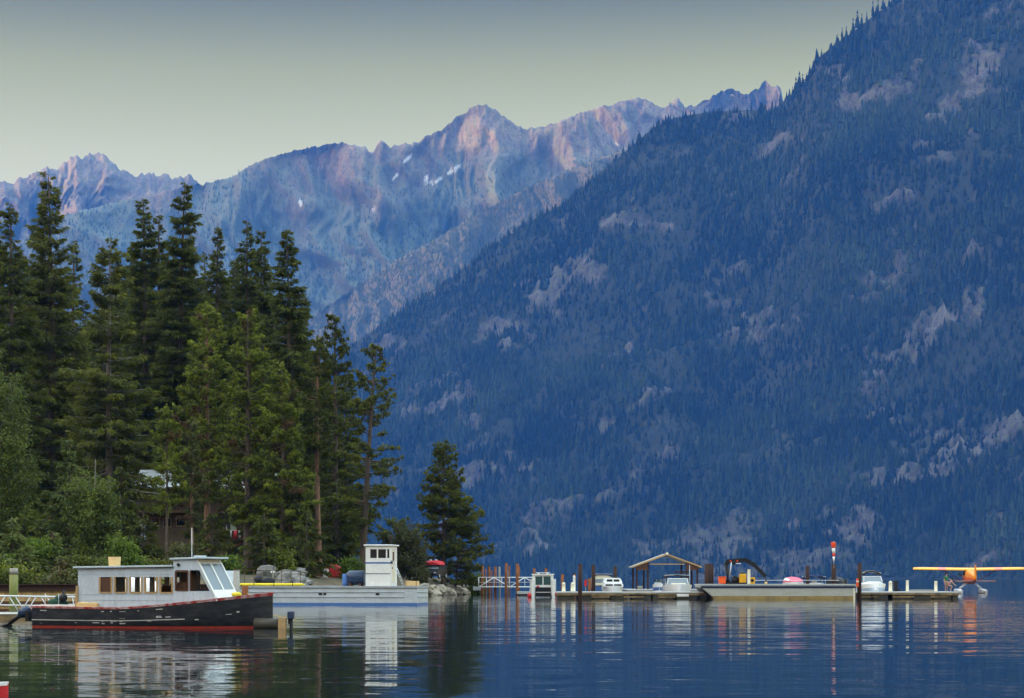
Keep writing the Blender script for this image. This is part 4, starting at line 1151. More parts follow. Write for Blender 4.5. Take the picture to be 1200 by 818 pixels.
pw = empty('mooring_post', ((277 - 600) / F * 118, 118, 0)); tag(pw, 'grey brown wooden post right of the black hulled boat windscreen', 'post')
e = MB(); e.tube([(0, 0, -2), (0, 0, 2.38)], [.20, .185], 12); e.build('shaft', M['wood_grey'], pw); e = MB(); e.tube([(0, 0, 2.38), (0, 0, 2.42)], [.195, .16], 12); e.build('cap', M['wood_dark'], pw)

# stub of a log float with a small outboard, right of the dark boat
D2 = 77.8
ls = empty('log_float', ((326 - 600) / F * D2, D2, 0)); tag(ls, 'short log float sticking out behind the bow of the black hulled boat', 'float')
e = MB(); e.tube([(-.9, .2, .16), (.14, .0, .16)], [.24, .22], 12); e.tube([(-.9, .55, .14), (.1, .5, .14)], [.22, .2], 12); e.build('log', M['dock_float'], ls)
e = MB(); e.box(.02, .30, -.22, .16, -.3, .40); e.build('end_block', M['wood'], ls)
ob = empty('outboard_motor', ((341 - 600) / F * D2, D2, 0)); tag(ob, 'small dark blue outboard motor clamped to the log float', 'motor')
e = MB(); e.box(-.13, .13, -.16, .16, .36, .66); e.build('cowling', M['motor'], ob, .05, 3)
e = MB(); e.tube([(.0, 0, .38), (.04, 0, -.5)], [.075, .05], 8); e.box(-.10, .0, -.1, .1, .18, .36); e.build('leg', M['black'], ob)

# ---------------------------------------------------------------- landing craft
D3 = 147.0; S3 = F / D3
def lx(px): return (px - 484) / S3
lc = empty('landing_craft', ((484 - 600) / F * D3, D3 + 1.9, 0), R(-9)); tag(lc, 'pale grey flat landing craft with a tall white wheelhouse at its right end', 'boat')
Xa, Xb = -13.6, .62; hbw = 2.0
e = MB(); zt3 = 1.33
e.prism([(Xa, .25), (Xa + 1.4, -.45), (Xb - .3, -.45), (Xb, -.3), (Xb, zt3 - .10), (Xa, zt3 - .10)], -hbw, hbw, 0)
e.build('hull', M['barge_grey'], lc)
e = MB(); e.prism([(Xa - .03, zt3 - .10), (Xb + .06, zt3 - .10), (Xb + .06, zt3 + .03), (Xa - .03, zt3 + .03)], -hbw - .08, hbw + .08)
e.build('deck', M['barge_deck'], lc)
e = MB()
for z0, z1, o in ((.90, .98, .045), (.56, .63, .045)):
    e.box(Xa + .3, Xb - 1.0, -hbw - o, -hbw - .002, z0, z1)
    e.box(Xb + .002, Xb + o, -hbw + .2, hbw - .2, z0, z1)
e.box(Xb - 1.0, Xb - .94, -hbw - .045, -hbw - .002, .56, .98); e.build('rub_rail', M['barge_grey'], lc, .01)
e = MB(); e.box(Xa + .9, Xb + .012, -hbw - .012, -hbw - .002, -.1, .15); e.box(Xb + .002, Xb + .012, -hbw, hbw, -.1, .15); e.build('boot_stripe', M['blue'], lc)
for px in (378, 383, 447):
    e = MB(); e.box(lx(px) - (.14 if px != 383 else .09), lx(px) + .12, -hbw - .02, -hbw - .003, .70, .86); e.build('scupper', M['black'], lc, .02)
# wheelhouse
wx0, wx1, wy0, wy1 = lx(430), lx(459.5) , -1.35, 1.0
zA, zB = zt3 + .03, 4.26
e = MB()
w1 = [(lx(435.5), lx(443.5)), (lx(445), lx(454.5)), (lx(456), lx(458.6))]
za, zc_ = 3.38, 4.02
e.box(wx0, wx1, wy0, wy0 + .06, zA, za); e.box(wx0, wx1, wy0, wy0 + .06, zc_, zB)
cur = wx0
for a_, b_ in w1: e.box(cur, a_, wy0, wy0 + .06, za, zc_); cur = b_
e.box(cur, wx1, wy0, wy0 + .06, za, zc_)
e.box(wx0, wx0 + .06, wy0 + .06, wy1 - .06, zA, zB); e.box(wx0, wx1, wy1 - .06, wy1, zA, zB)
e.box(wx1 - .06, wx1, wy0 + .06, -.65, zA, zB); e.box(wx1 - .06, wx1, .35, wy1 - .06, zA, zB); e.box(wx1 - .06, wx1, -.65, .35, 4.0, zB); e.box(wx1 - .06, wx1, -.65, .35, zA, zA + .25)
wh = e.build('wheelhouse', M['white'], lc)
e = MB(); e.box(wx0 - .12, wx1 + .14, wy0 - .12, wy1 + .12, zB + .002, zB + .10); e.build('roof', M['white_clean'], lc, .02)
for a_, b_ in w1:
    e = MB(); e.box(a_ + .003, b_ - .003, wy0 + .02, wy0 + .04, za + .003, zc_ - .003); e.build('window_pane', GL, lc)
e = MB(); e.box(wx0 - .012, wx1 + .012, wy0 - .012, wy0 - .002, 2.98, 3.09); e.box(wx1 + .002, wx1 + .012, wy0 - .012, -.66, 2.98, 3.09); e.build('upper_stripe', M['blue'], lc)
e = MB(); e.box(wx0 - .012, wx1 + .012, wy0 - .012, wy0 - .002, 2.22, 2.27); e.build('lower_stripe', M['navy'], lc)
e = MB(); e.box(wx1 - .05, wx1 - .02, -.64, .34, zA + .26, 3.98); dr = e.build('door', M['cream'], lc)
e = MB(); e.box(wx1 - .018, wx1 - .008, -.45, .15, 3.15, 3.85); e.build('door_pane', GL, dr); e = MB(); e.box(wx1 - .018, wx1 + .03, -.58, -.50, 2.6, 2.72); e.build('handle', M['black'], dr)
e = MB()
for s in (-.9, -.35): e.tube([(wx1 + .06, s, 3.2), (wx1 + .85, s, zA)], .03, 6)
for k in range(7): e.tube([(wx1 + .10 + .105 * k, -.9, 3.05 - .255 * k), (wx1 + .10 + .105 * k, -.35, 3.05 - .255 * k)], .022, 6)
e.build('ladder', M['alu'], lc)
e = MB(); e.tube([(wx1 - .3, .3, zB + .1), (wx1 - .3, .3, zB + .95)], [.03, .02], 6); e.box(wx1 - .42, wx1 - .18, .2, .4, zB + .62, zB + .72); e.build('mast', M['rust_dark'], lc)
e = MB(); e.box(wx1 + .05, wx1 + .12, -1.2, -1.05, 2.98, 3.20); e.build('lamp', M['black'], lc)
# raised bow ramp (far left)
e = MB(); e.prism([(Xa - .02, zt3), (Xa + .10, zt3), (Xa - .55, zt3 + 1.15), (Xa - .67, zt3 + 1.15)], -1.7, 1.7); e.build('bow_ramp', M['barge_grey'], lc)

def on_lc(px, y, z=None):      # a point on the craft's deck
    c_, s_ = math.cos(R(-9)), math.sin(R(-9)); x = lx(px)
    return Vector((lc.location.x + x * c_ - y * s_, lc.location.y + x * s_ + y * c_, zt3 + .03 if z is None else z))
tk = empty('fuel_tank', on_lc(416, -.6), R(-9)); tag(tk, 'fat black cylindrical tank lying beside the white wheelhouse', 'tank')
e = MB(); e.tube([(-.62, 0, .60), (-.56, 0, .60), (.56, 0, .60), (.62, 0, .60)], [.44, .52, .52, .44], 20); e.build('drum', M['motor'], tk)
e = MB(); e.box(-.45, -.3, -.5, .5, 0, .2); e.box(.3, .45, -.5, .5, 0, .2); e.build('cradle', M['wood_dark'], tk)
bl = empty('blue_barrel', on_lc(402.5, -.4), R(-9)); tag(bl, 'blue plastic barrel left of the fat black tank', 'barrel')
e = MB(); e.tube([(0, 0, 0), (0, 0, .28), (0, 0, .30), (0, 0, .58), (0, 0, .60), (0, 0, .84), (0, 0, .88)], [.26, .28, .27, .28, .27, .28, .24], 16); e.build('body', M['blue'], bl)
e = MB(); e.tube([(.1, 0, .88), (.1, 0, .92)], .05, 8); e.build('cap', M['white'], bl)
cr_ = empty('wooden_crate', on_lc(481, .1), R(-9)); tag(cr_, 'low tan wooden crate at the right end of the landing craft deck', 'crate')
e = MB(); e.box(-.45, .45, -.4, .4, .02, .36); e.build('body', M['new_wood'], cr_)
for s in (-.45, .36):
    e = MB(); e.box(s, s + .09, -.425, -.401, .0, .37); e.build('batten', M['wood'], cr_)
yb = empty('yellow_boom', on_lc(318, -1.3), R(-9)); tag(yb, 'long flat yellow float lying on the deck edge of the landing craft', 'float')
e = MB(); e.tube([(-2.6, 0, .10), (-2.5, 0, .10), (2.0, 0, .10), (2.3, 0, .10)], [.04, .11, .11, .05], 10); e.build('body', M['yellow'], yb)
for xx in (-1.5, 0, 1.4):
    e = MB(); e.tube([(xx, 0, .10), (xx + .05, 0, .10)], .118, 10); e.build('strap', M['black'], yb)
tb = empty('tarp_bundle', on_lc(302, -.3), R(-9)); tag(tb, 'black tarpaulin bundle behind the yellow float', 'bundle')
e = MB(); rr = random.Random(8); e.ball((-.45, 0, .42), (.34, .4, .32), 12, 8, 0, .15, rr); e.ball((.2, 0, .30), (.60, .45, .32), 14, 8, 0, .14, rr); e.box(-.9, .3, -.3, .3, 0, .1); e.build('cover', M['tarp_black'], tb)

# rail fence behind the landing craft
fe = empty('rail_fence', ((285 - 600) / F * 165, 165, 0)); tag(fe, 'low wooden rail fence on thin posts behind the landing craft deck', 'fence')
zf = CH - (668.5 - HZ) / F * 165
e = MB(); e.bar((0, 0, zf), (4.6, .6, zf - .04), .10, .06); e.build('top_rail', M['house_wood'], fe)
for k in range(7):
    e = MB(); xx = .1 + k * .74; e.tube([(xx, xx * .13, .2), (xx, xx * .13, zf - .04)], .03, 6); e.build('post', M['house_wood'], fe)
# ---------------------------------------------------------------- docks
def zat(py, D): return CH + (HZ - py) / F * D
def xat(px, D): return (px - 600) / F * D

def dock(px0, px1, D, depth, label, zt=.67, name='floating_dock', seed=1):
    x0, x1 = xat(px0, D), xat(px1, D); L = x1 - x0
    root = empty(name, (x0, D, 0)); tag(root, label, 'dock')
    rr = random.Random(seed)
    e = MB(); xx = 0.0
    while xx < L - .05:
        w_ = min(2.4, L - xx); e.box(xx + .008, xx + w_ - .008, 0, depth, zt - .12, zt + rr.uniform(-.008, .008)); xx += w_
    e.build('deck', M['concrete'], root)
    xx = 0.0
    while xx < L - .3:                                   # timber whalers, some patched
        w_ = min(L - xx, rr.uniform(2.2, 3.6))
        e = MB(); e.box(xx + .02, xx + w_ - .02, -.12, -.004, rr.uniform(.30, .42), zt - .14 + rr.uniform(-.02, .02))
        if rr.random() < .6: e.box(xx + .1, xx + w_ * .6, -.09, -.004, .12, .26)
        e.build('whaler', M['dock_side'], root); xx += w_
    xx = .1
    while xx < L - .4:
        w_ = min(L - xx - .1, rr.uniform(1.2, 1.9)); e = MB(); e.box(xx, xx + w_, -.02, depth, -.35, zt - .13); e.build('float', M['dock_float'], root); xx += w_ + rr.uniform(.1, .5)
    return root
dock(652, 829, 190, 5.5, 'long floating dock with tan timber sides below the open shelter', seed=2)
dock(1004, 1124, 191, 6, 'floating dock with tan timber sides reaching right towards the seaplane', seed=5)
dock(735, 826, 229, 19, 'rear floating platform under the open gabled shelter', seed=9)

# white gangway from the rocky point to the docks
gD = 236.0
wg = empty('gangway', (xat(561, gD), gD, 0)); tag(wg, 'white railed gangway from the rocky point out to the patrol boat', 'gangway')
Lw = xat(633, gD) - xat(561, gD); z0, z1 = zat(688, gD), zat(676.6, gD)
e = MB(); e.box(0, Lw, -.7, .7, z0 - .05, z0 + .08); e.build('walkway', M['wood_grey'], wg)
for s in (-.7, .7):
    e = MB(); e.tube([(0, s, z1), (Lw, s, z1)], .05, 6); e.tube([(0, s, z0 + .02), (Lw, s, z0 + .02)], .07, 6); e.tube([(0, s, (z0 + z1) / 2), (Lw, s, (z0 + z1) / 2)], .018, 5)
    for k in range(9): e.tube([(Lw * k / 8, s, z0), (Lw * k / 8, s, z1)], .03, 5)
    for k in range(4):
        a_, b_ = (z0, z1) if k % 2 == 0 else (z1, z0)
        e.tube([(Lw * k / 4, s, a_), (Lw * (k + 1) / 4, s, b_)], .055, 6)
    e.build('railing', M['white_clean'], wg)
sp = empty('shore_ramp', (xat(554, gD), gD + 3, 0)); tag(sp, 'pale concrete ramp at the shore end of the white gangway', 'ramp')
e = MB(); e.prism([(0, .55), (.9, .55), (.9, .90), (0, 1.0)], -1.2, 1.2); e.build('slab', M['concrete'], sp)
g2 = empty('landing_float', (xat(633, 230), 230, 0)); tag(g2, 'low grey float between the white gangway and the patrol boat', 'float')
e = MB(); e.box(-2.6, 3.0, -1.5, 4, .18, .42); e.build('deck', M['concrete'], g2); e = MB(); e.box(-2.5, 2.9, -1.4, 3.9, -.3, .178); e.build('hull', M['dock_float'], g2)

# ---------------------------------------------------------------- piles
def pile(px, ytop, D, r, mat, label, group=None, cap=True):
    t = empty('piling', (xat(px, D), D, 0)); tag(t, label, 'piling', group)
    zt = zat(ytop, D); rr = random.Random(int(px))
    e = MB(); e.tube([(0, 0, -4), (0, 0, zt * .5), (rr.uniform(-.03, .03), 0, zt)], [r, r, r * .98], 14); e.build('shaft', mat, t)
    if cap:
        e = MB(); e.tube([(0, 0, zt), (0, 0, zt + .05)], [r * 1.04, r * .75], 14); e.build('cap', M['rust_dark'], t)
    return t
GR = 'rusty steel pilings along the white gangway'
for px, yt, D in ((565, 663, 238), (573, 664, 240), (580.5, 664, 236), (593, 660, 233), (606, 660.5, 233), (626, 666, 240), (640, 666, 244)):
    pile(px, yt, D, .155, M['rust'], 'orange brown rusty steel piling standing by the white gangway', GR)
for px, yt, D in ((569, 667, 246), (576, 668, 248), (597, 663, 242), (608.5, 664, 242)):
    pile(px, yt, D, .09, M['rust'], 'thin rusty piling just behind a thicker one by the white gangway', 'thin rusty pilings behind the gangway')
pile(585.5, 664, 244, .12, M['wood_grey'], 'taller of the two pale grey weathered pilings by the white gangway')
pile(596.5, 669.5, 243, .12, M['wood_grey'], 'shorter of the two pale grey weathered pilings by the white gangway')
pile(659, 673, 214, .16, M['rust'], 'short rusty piling right of the patrol boat, beside the left cream pedestal')
pile(673, 673, 216, .16, M['rust'], 'short rusty piling beside the right cream pedestal')
pile(679.7, 661.5, 188.6, .19, M['rust_dark'], 'dark piling in front of the long floating dock, nearest the cream pedestals')
pile(695.5, 662.5, 206, .19, M['rust_dark'], 'dark piling left of the boat with the navy canvas top')
pile(691, 678, 204, .16, M['rust'], 'stubby brown piling beside the small red sign')
pile(721, 664.5, 212, .19, M['rust_dark'], 'dark piling behind the white boat with two rows of windows')
pile(828, 661.5, 196, .19, M['rust_dark'], 'left dark piling of the tight cluster at the left end of the crane barge')
pile(831.5, 661, 196.6, .19, M['rust_dark'], 'middle dark piling of the tight cluster at the left end of the crane barge')
pile(834.3, 661.5, 197, .17, M['rust_dark'], 'right dark piling of the tight cluster at the left end of the crane barge')
pile(946.5, 664, 205, .20, M['rust_dark'], 'dark piling between the pink boat and the black topped boat')
pile(977, 661.5, 205, .24, M['rust_dark'], 'dark piling that carries the red and white windsock')
pile(1007, 660.5, 188.8, .20, M['rust_dark'], 'tall dark piling at the right end of the crane barge')
# small red marks on posts
sg = empty('red_sign', (xat(686.3, 206), 206, 0)); tag(sg, 'small red sign on a post beside the stubby brown piling', 'sign')
e = MB(); e.box(-.13, .13, -.03, .03, zat(687, 206), zat(679.5, 206)); e.build('board', M['red'], sg); e = MB(); e.tube([(0, .05, -1), (0, .05, zat(680, 206))], .03, 6); e.build('post', M['wood_grey'], sg)
fe_ = empty('life_ring_box', (xat(1004.8, 188), 188, 0)); tag(fe_, 'small orange red box hung on the tall dark piling', 'box')
e = MB(); e.box(-.10, .10, -.08, .10, zat(688, 188), zat(678, 188)); e.build('body', M['orange'], fe_, .02); e = MB(); e.box(-.11, .11, -.09, -.081, zat(682, 188), zat(680.5, 188)); e.build('band', M['white'], fe_)
# dock pedestals
def pedestal(px, yt, yb, D, label, r=.19, mat='cream', cap='white'):
    t = empty('pedestal', (xat(px, D), D, .67)); tag(t, label, 'pedestal')
    h = zat(yt, D) - .67
    e = MB(); e.tube([(0, 0, 0), (0, 0, .08), (0, 0, .09), (0, 0, h - .12), (0, 0, h - .1), (0, 0, h)], [r * 1.15, r * 1.15, r, r * .95, r * 1.1, r * .7], 12); e.build('post', M[mat], t)
    e = MB(); e.tube([(0, 0, h), (0, 0, h + .06)], [r * .7, r * .4], 10); e.build('cap', M[cap], t)
pedestal(660.5, 683, 693, 193, 'left cream pedestal at the left end of the long floating dock', .17)
pedestal(671, 683, 693, 193, 'right cream pedestal at the left end of the long floating dock', .17)
pedestal(672.8, 675, 690, 195.3, 'tall white pedestal behind the right cream one', .12, 'white')
pedestal(1043.5, 681.5, 692, 194, 'cream pedestal right beside the white boat with the black arched top', .17)
pedestal(1063.3, 680, 690, 195, 'cream pedestal with a dark cap in the middle of the right dock', .14, 'cream', 'black')
pedestal(1096.7, 681, 691, 195, 'cream pedestal with a dark cap just left of the people', .15, 'cream', 'black')
bb = empty('black_bin', (xat(1049.5, 195), 195, .67)); tag(bb, 'tall black bin between the cream pedestals on the right dock', 'bin')
e = MB(); e.prism([(-.16, 0), (.16, 0), (.20, .95), (-.20, .95)], -.2, .2); e.build('body', M['black'], bb, .02); e = MB(); e.box(-.21, .21, -.22, .22, .955, 1.02); e.build('lid', M['tarp_black'], bb, .02)
cl_ = empty('coiled_hose', (xat(1054, 195), 195, .68)); tag(cl_, 'small dark coil of hose beside the black bin', 'hose')
e = MB(); e.tube([(.16 * math.cos(t), .16 * math.sin(t), .04 + t * .008) for t in np.linspace(0, 19, 50)], .03, 5); e.build('coil', M['black'], cl_)
be = empty('dock_box', (xat(1080, 195), 195.5, .67)); tag(be, 'long low grey box lying along the right dock', 'box')
e = MB(); e.box(-1.2, 1.2, -.3, .3, .0, .13); e.build('body', M['wood_grey'], be, .02); e = MB(); e.box(-1.22, 1.22, -.32, .32, .132, .17); e.build('lid', M['concrete'], be, .01)

# ---------------------------------------------------------------- shelter
sh = empty('open_shelter', (xat(780, 238), 238, .67)); tag(sh, 'open sided dock shelter with a low gabled roof on dark posts', 'shelter')
s_ = 238 / F
e = MB()
ze, za_ = zat(665.5, 238) - .67, zat(650.5, 238) - .67
hw = 40 * s_
for sgn in (-1, 1):
    e.prism([(0, za_), (sgn * hw, ze), (sgn * hw, ze + .16), (0, za_ + .16)], -2.2, 6)
e.build('roof', M['wood_grey'], sh)
for i, px in enumerate((745, 758, 803, 815.5)):
    for yy_ in (-1.8, 5.5):
        x = (px - 780) * s_; zt_ = za_ - (za_ - ze) * abs(x) / hw
        e = MB(); e.box(x - .10, x + .10, yy_ - .1, yy_ + .1, 0, zt_ - .01); e.build('post', M['rust_dark'], sh)
for sgn in (-1, 1):
    xa_, xb_ = sgn * 22.5 * s_, sgn * 36 * s_
    za1, zb1 = za_ - (za_ - ze) * abs(xa_) / hw, za_ - (za_ - ze) * abs(xb_) / hw
    e = MB(); e.prism([(xa_, ze + .05), (xb_, ze - .25), (xb_, zb1 - .01), (xa_, za1 - .01)] if False else [(xa_, ze - .28), (xb_, ze - .28), (xb_, zb1 - .01), (xa_, za1 - .01)], -2.12, -2.0)
    e.build('gable_board', M['wood_dark'], sh)
e = MB(); e.bar((-20 * s_, -2.05, ze + .42), (20 * s_, -2.05, ze + .42), .08, .12); e.build('tie_beam', M['wood'], sh)
e = MB(); e.prism([(0, za_ + .16), (-hw - .05, ze + .16), (-hw - .05, ze - .02), (0, za_ - .03), (hw + .05, ze - .02), (hw + .05, ze + .16)], -2.3, -2.21); e.build('bargeboard', M['wood'], sh)
e = MB(); e.ball((0, -2.35, za_ + .10), (.16, .12, .18), 10, 7); e.build('lamp', M['cream'], sh)
# a few things under the shelter
for px, c, lab in ((750, 'wood_grey', 'grey coil of rope under the left side of the shelter'), (817, 'cream', 'small cream bucket under the right side of the shelter')):
    t = empty('bucket' if c == 'cream' else 'rope_coil', (xat(px, 236), 236, .67)); tag(t, lab, 'bucket' if c == 'cream' else 'rope')
    e = MB()
    if c == 'cream': e.tube([(0, 0, 0), (0, 0, .40)], [.17, .22], 12)
    else: e.tube([(.28 * math.cos(k), .28 * math.sin(k), .05 + k * .012) for k in np.linspace(0, 25, 70)], .05, 5)
    e.build('body' if c == 'cream' else 'coil', M[c], t)

# ---------------------------------------------------------------- boats at the docks
def end_hull(root, beam, L, sheer, bow_rise, mat, stripe=None, name='hull'):
    """hull in local coordinates, bow towards -y (the camera)"""
    st = []
    for q in np.linspace(0, 1, 15):
        hb = beam / 2 * (0.92 + .08 * min(1, q * 3)) if q < .5 else beam / 2 * max(.02, math.cos((q - .5) / .5 * math.pi / 2) ** .62)
        st.append((q * L, hb, sheer + bow_rise * q ** 2, max(.012, hb * (.86 - .36 * q ** 2)), .04, -.35))
    e = MB(); hull_loft(e, L, st, 0)
    n = len(st); a = [(s[0], -s[1] + .03, s[2] - .02) for s in st]; b = [(s[0], s[1] - .03, s[2] - .02) for s in st]
    e.add(a + b, [(i, i + 1, n + i + 1, n + i) for i in range(n - 1)], 0)
    o = e.build(name, mat, root)
    if stripe:
        e = MB(); band(e, st, .45, .70, .012, 0); e.build('side_stripe', stripe, root)
    return st

def canopy(root, x0, x1, w, z, mat, arch=.14, legs_z=None, name='canopy'):
    e = MB(); rings = []
    for x in np.linspace(x0, x1, 6):
        dz = -.10 * abs((x - (x0 + x1) / 2) / ((x1 - x0) / 2)) ** 3
        rings.append([Vector((x, w / 2 * k, z + arch * (1 - k * k) + dz)) for k in np.linspace(-1, 1, 9)])
    lower = [[p - Vector((0, 0, .10 + .12 * abs(k) ** 4)) for p, k in zip(r, np.linspace(-1, 1, 9))] for r in rings]
    e.loft([r + l[::-1] for r, l in zip(rings, lower)], 0, closed=True)
    c = e.build(name, mat, root)
    if legs_z is not None:
        e = MB()
        for x in (x0 + .1, x1 - .1):
            for s in (-1, 1): e.tube([(x, s * w * .48, legs_z), (x, s * w * .49, z)], .022, 5)
            e.tube([(x, -w * .48, z), (x, w * .48, z)], .02, 5)
        e.build('canopy_frame', M['alu'], root)
    return c

def windscreen(root, x, w, z0, z1, rake, mat, frame=None):
    e = MB(); pts = [(-w / 2, x - .35), (-w / 2 + .12, x), (0, x + .1), (w / 2 - .12, x), (w / 2, x - .35)]
    lo = [Vector((px_, y_, z0)) for y_, px_ in pts]; hi = [Vector((px_ - rake, y_ * .9, z1)) for y_, px_ in pts]
    e.loft([lo, hi, [p + Vector((-.03, 0, 0)) for p in hi], [p + Vector((-.03, 0, 0)) for p in lo]], 0, sm=False, caps=False); e.build('windscreen', mat, root)
    if frame:
        e = MB(); e.tube(hi, .03, 5); e.tube([lo[1], hi[1]], .025, 5); e.tube([lo[3], hi[3]], .025, 5); e.build('windscreen_frame', frame, root)

def moored(name, px, D, label, rz=-90, cat='boat'):
    t = empty(name, (xat(px, D), D, 0), R(rz)); tag(t, label, cat); return t
# origin at the stern, bow towards the camera: put the root BEHIND
# patrol boat: landing catamaran seen bow on
pb = moored('patrol_boat', 636.5, 206, 'white landing catamaran with a square wheelhouse, bow on beside the cream pedestals'); k = 206 / F
for s in (-1, 1):
    e = MB(); e.loft([[Vector((x, s * (12.0 * k) + dy * w_, z)) for dy, z in ((-.26, zat(678.5, 206)), (.26, zat(678.5, 206)), (.26, .3), (.12, -.4), (-.12, -.4), (-.26, .3))] for x, w_ in ((-6, 1), (.0, 1), (.55, .75), (.75, .5))], 0, closed=True, sm=False)
    e.build('hull', M['white'], pb)
e = MB(); e.box(-6, .25, -1.0 + .24, 1.0 - .24, .36, .62); e.build('bridge_deck', M['black'], pb)
e = MB(); e.box(.2, .32, -.78, .78, .10, 1.02); e.build('bow_gate', M['black'], pb)
e = MB(); e.box(.33, .36, -.76, .76, .48, .56); e.build('gate_rail', M['alu'], pb)
zc0, zc1 = zat(688.5, 206), zat(673.5, 206)
e = MB(); e.box(-3.2, -1.0, -1.05, 1.05, .95, zc0 + .25); e.box(-3.2, -3.1, -1.05, 1.05, zc0 + .25, zc1)
for a_, b_ in ((-1.05, -.78), (.78, 1.05)): e.box(-3.1, -1.0, a_, b_, zc0 + .25, zc1)
e.box(-1.1, -1.0, -.78, .78, zc1 - .16, zc1); e.box(-1.1, -1.0, -.04, .04, zc0 + .25, zc1 - .16); e.build('wheelhouse', M['white'], pb)
for a_, b_ in ((-.775, -.045), (.045, .775)):
    e = MB(); e.box(-1.08, -1.03, a_, b_, zc0 + .255, zc1 - .165); e.build('window_pane', GLG, pb)
e = MB(); e.box(-3.3, -.8, -1.15, 1.15, zc1 + .002, zc1 + .08); e.build('roof', M['white_clean'], pb, .02)
for s in (-1, 1):
    e = MB(); e.tube([(-1.6, s * .45, zc1 + .08), (-1.6, s * .45, zc1 + .22)], [.10, .08], 8); e.build('roof_lamp', M['white_clean'], pb)
e = MB(); e.box(-1.7, -1.5, -.7, .7, zc1 + .18, zc1 + .24); e.build('light_bar', M['alu'], pb)
e = MB(); e.box(-.9, -.4, -.85, .85, .95, 1.25); e.build('console', M['white'], pb)
fo = 'red fenders of the white landing catamaran'
for px, yy_, lab in ((620.5, 698, 'round red fender on the left side of the white landing catamaran'), (651, 696, 'round red fender on the right side of the white landing catamaran')):
    t = empty('fender', (xat(px, 205.5), 205.5, zat(yy_, 205.5))); tag(t, lab, 'fender')
    e = MB(); e.ball((0, 0, 0), (.22, .22, .27), 12, 9); e.build('ball', M['red'], t); e = MB(); e.tube([(0, 0, .26), (.04, 0, .62)], .018, 5); e.build('rope', M['white'], t)
rd = empty('red_cushion', (xat(630.5, 205), 205.4, 1.03)); tag(rd, 'small red bundle on the bow gate of the white landing catamaran', 'bundle')
e = MB(); e.ball((0, 0, .06), (.16, .12, .10), 9, 6, 0, .15, random.Random(1)); e.build('cover', M['red'], rd); e = MB(); e.tube([(-.02, 0, -.02), (-.02, 0, .17)], .02, 5); e.build('strap', M['white'], rd)

# boat with navy canvas top, cream side curtains
b1 = moored('canvas_top_boat', 705.5, 212, 'boat with navy canvas top and cream curtains, left of the boat with two window rows', 90)
end_hull(b1, 2.0, 6, zat(686, 208), .1, M['blue'])
canopy(b1, -.2, 2.6, 2.05, zat(672.8, 210), M['navy'], .10, .9)
e = MB(); e.box(-.1, -.06, -.95, .95, zat(686, 212), zat(674, 212)); e.box(-.1, 2.2, -.97, -.94, 1.1, zat(674, 212)); e.box(-.1, 2.2, .94, .97, 1.1, zat(674, 212)); e.build('side_curtain', M['cream'], b1)
e = MB(); e.box(-.11, -.102, -.7, .7, zat(683, 212), zat(678.5, 212)); e.build('curtain_window', GLC, b1)
# white cabin boat with two rows of dark windows
b2 = moored('cabin_boat', 719.5, 206, 'white rounded cabin boat with two rows of dark front windows, bow on'); k = 206 / F
hz0 = zat(692.5, 206)
st = end_hull(b2, 2.15, 6.0, zat(687, 206), .05, M['white_clean'])
b2.location.y = 212
for (z0, z1, w0, w1, xf) in ((zat(688, 206), zat(683.4, 206), 2.05, 2.0, 4.6), (zat(683.4, 206), zat(677.3, 206), 1.95, 1.6, 3.9)):
    e = MB(); e.loft([[Vector((x, s_ * w_ / 2 * c_, z)) for s_, c_, z in ((-1, w0 / w0, z0), (-1, w1 / w0, z1 - .10), (-1, w1 / w0 * .8, z1), (1, w1 / w0 * .8, z1), (1, w1 / w0, z1 - .10), (1, 1, z0))] for x, w_ in ((.8, w0), (xf, w0), (xf + .25, w0 * .9))], 0, sm=False); e.build('cabin_tier', M['white_clean'], b2)
    for s in (-1, 1):
        e = MB(); a_, b_ = sorted((s * .06, s * w1 * .40)); e.box(xf + .24, xf + .265, a_, b_, z0 + (z1 - z0) * .28, z0 + (z1 - z0) * .72); e.build('front_window', GL, b2)
# small blue covered skiff at the shelter
b3 = moored('small_boat', 773, 222, 'small pale boat with a blue striped hull half hidden left of the white cruiser')
b3.location.y = 226; end_hull(b3, 1.05, 3.6, zat(685, 222), .15, M['white_clean'], M['blue'])
e = MB(); e.prismx([(-.38, zat(685, 222)), (.38, zat(685, 222)), (.26, zat(679.5, 222)), (-.26, zat(679.5, 222))], 1.0, 2.2); e.build('console', M['paleblue'], b3, .04); windscreen(b3, 2.3, .9, zat(682, 222), zat(679, 222), .2, GL)
# white cruiser with black top in front of the shelter
b4 = moored('cruiser', 795.5, 200, 'white cruiser with a black canvas top tied up in front of the shelter')
b4.location.y = 204.5; end_hull(b4, 2.75, 6.6, zat(686.5, 200), .20, M['white_clean'])
windscreen(b4, 3.4, 2.3, zat(685, 200), zat(678, 200), .35, GLC, M['white_clean'])
e = MB(); e.box(1.2, 3.0, -1.1, 1.1, .9, zat(683, 200)); e.box(3.0, 4.6, -.7, .7, 1.2, zat(683.6, 200)); e.build('cabin_trunk', M['cream'], b4, .08)
canopy(b4, .9, 3.0, 2.45, zat(674, 200), M['black'], .10, 1.2)
e = MB(); e.ball((2.2, .35, zat(680, 200)), (.3, .42, .28), 9, 6, 0, .2, random.Random(3)); e.ball((2.6, -.6, zat(682, 200)), (.25, .2, .3), 9, 6, 0, .2, random.Random(4)); e.build('seat_cover', M['dkgreen'], b4)
e = MB(); e.tube([(3.2, 1.15, .9), (3.2, 1.17, zat(662, 200))], [.035, .02], 6); e.build('mast', M['alu'], b4)
e = MB(); e.box(1.6, 1.75, -.2, 1.4, zat(671.2, 200), zat(669.4, 200)); e.build('radar_arch', M['rust_dark'], b4)
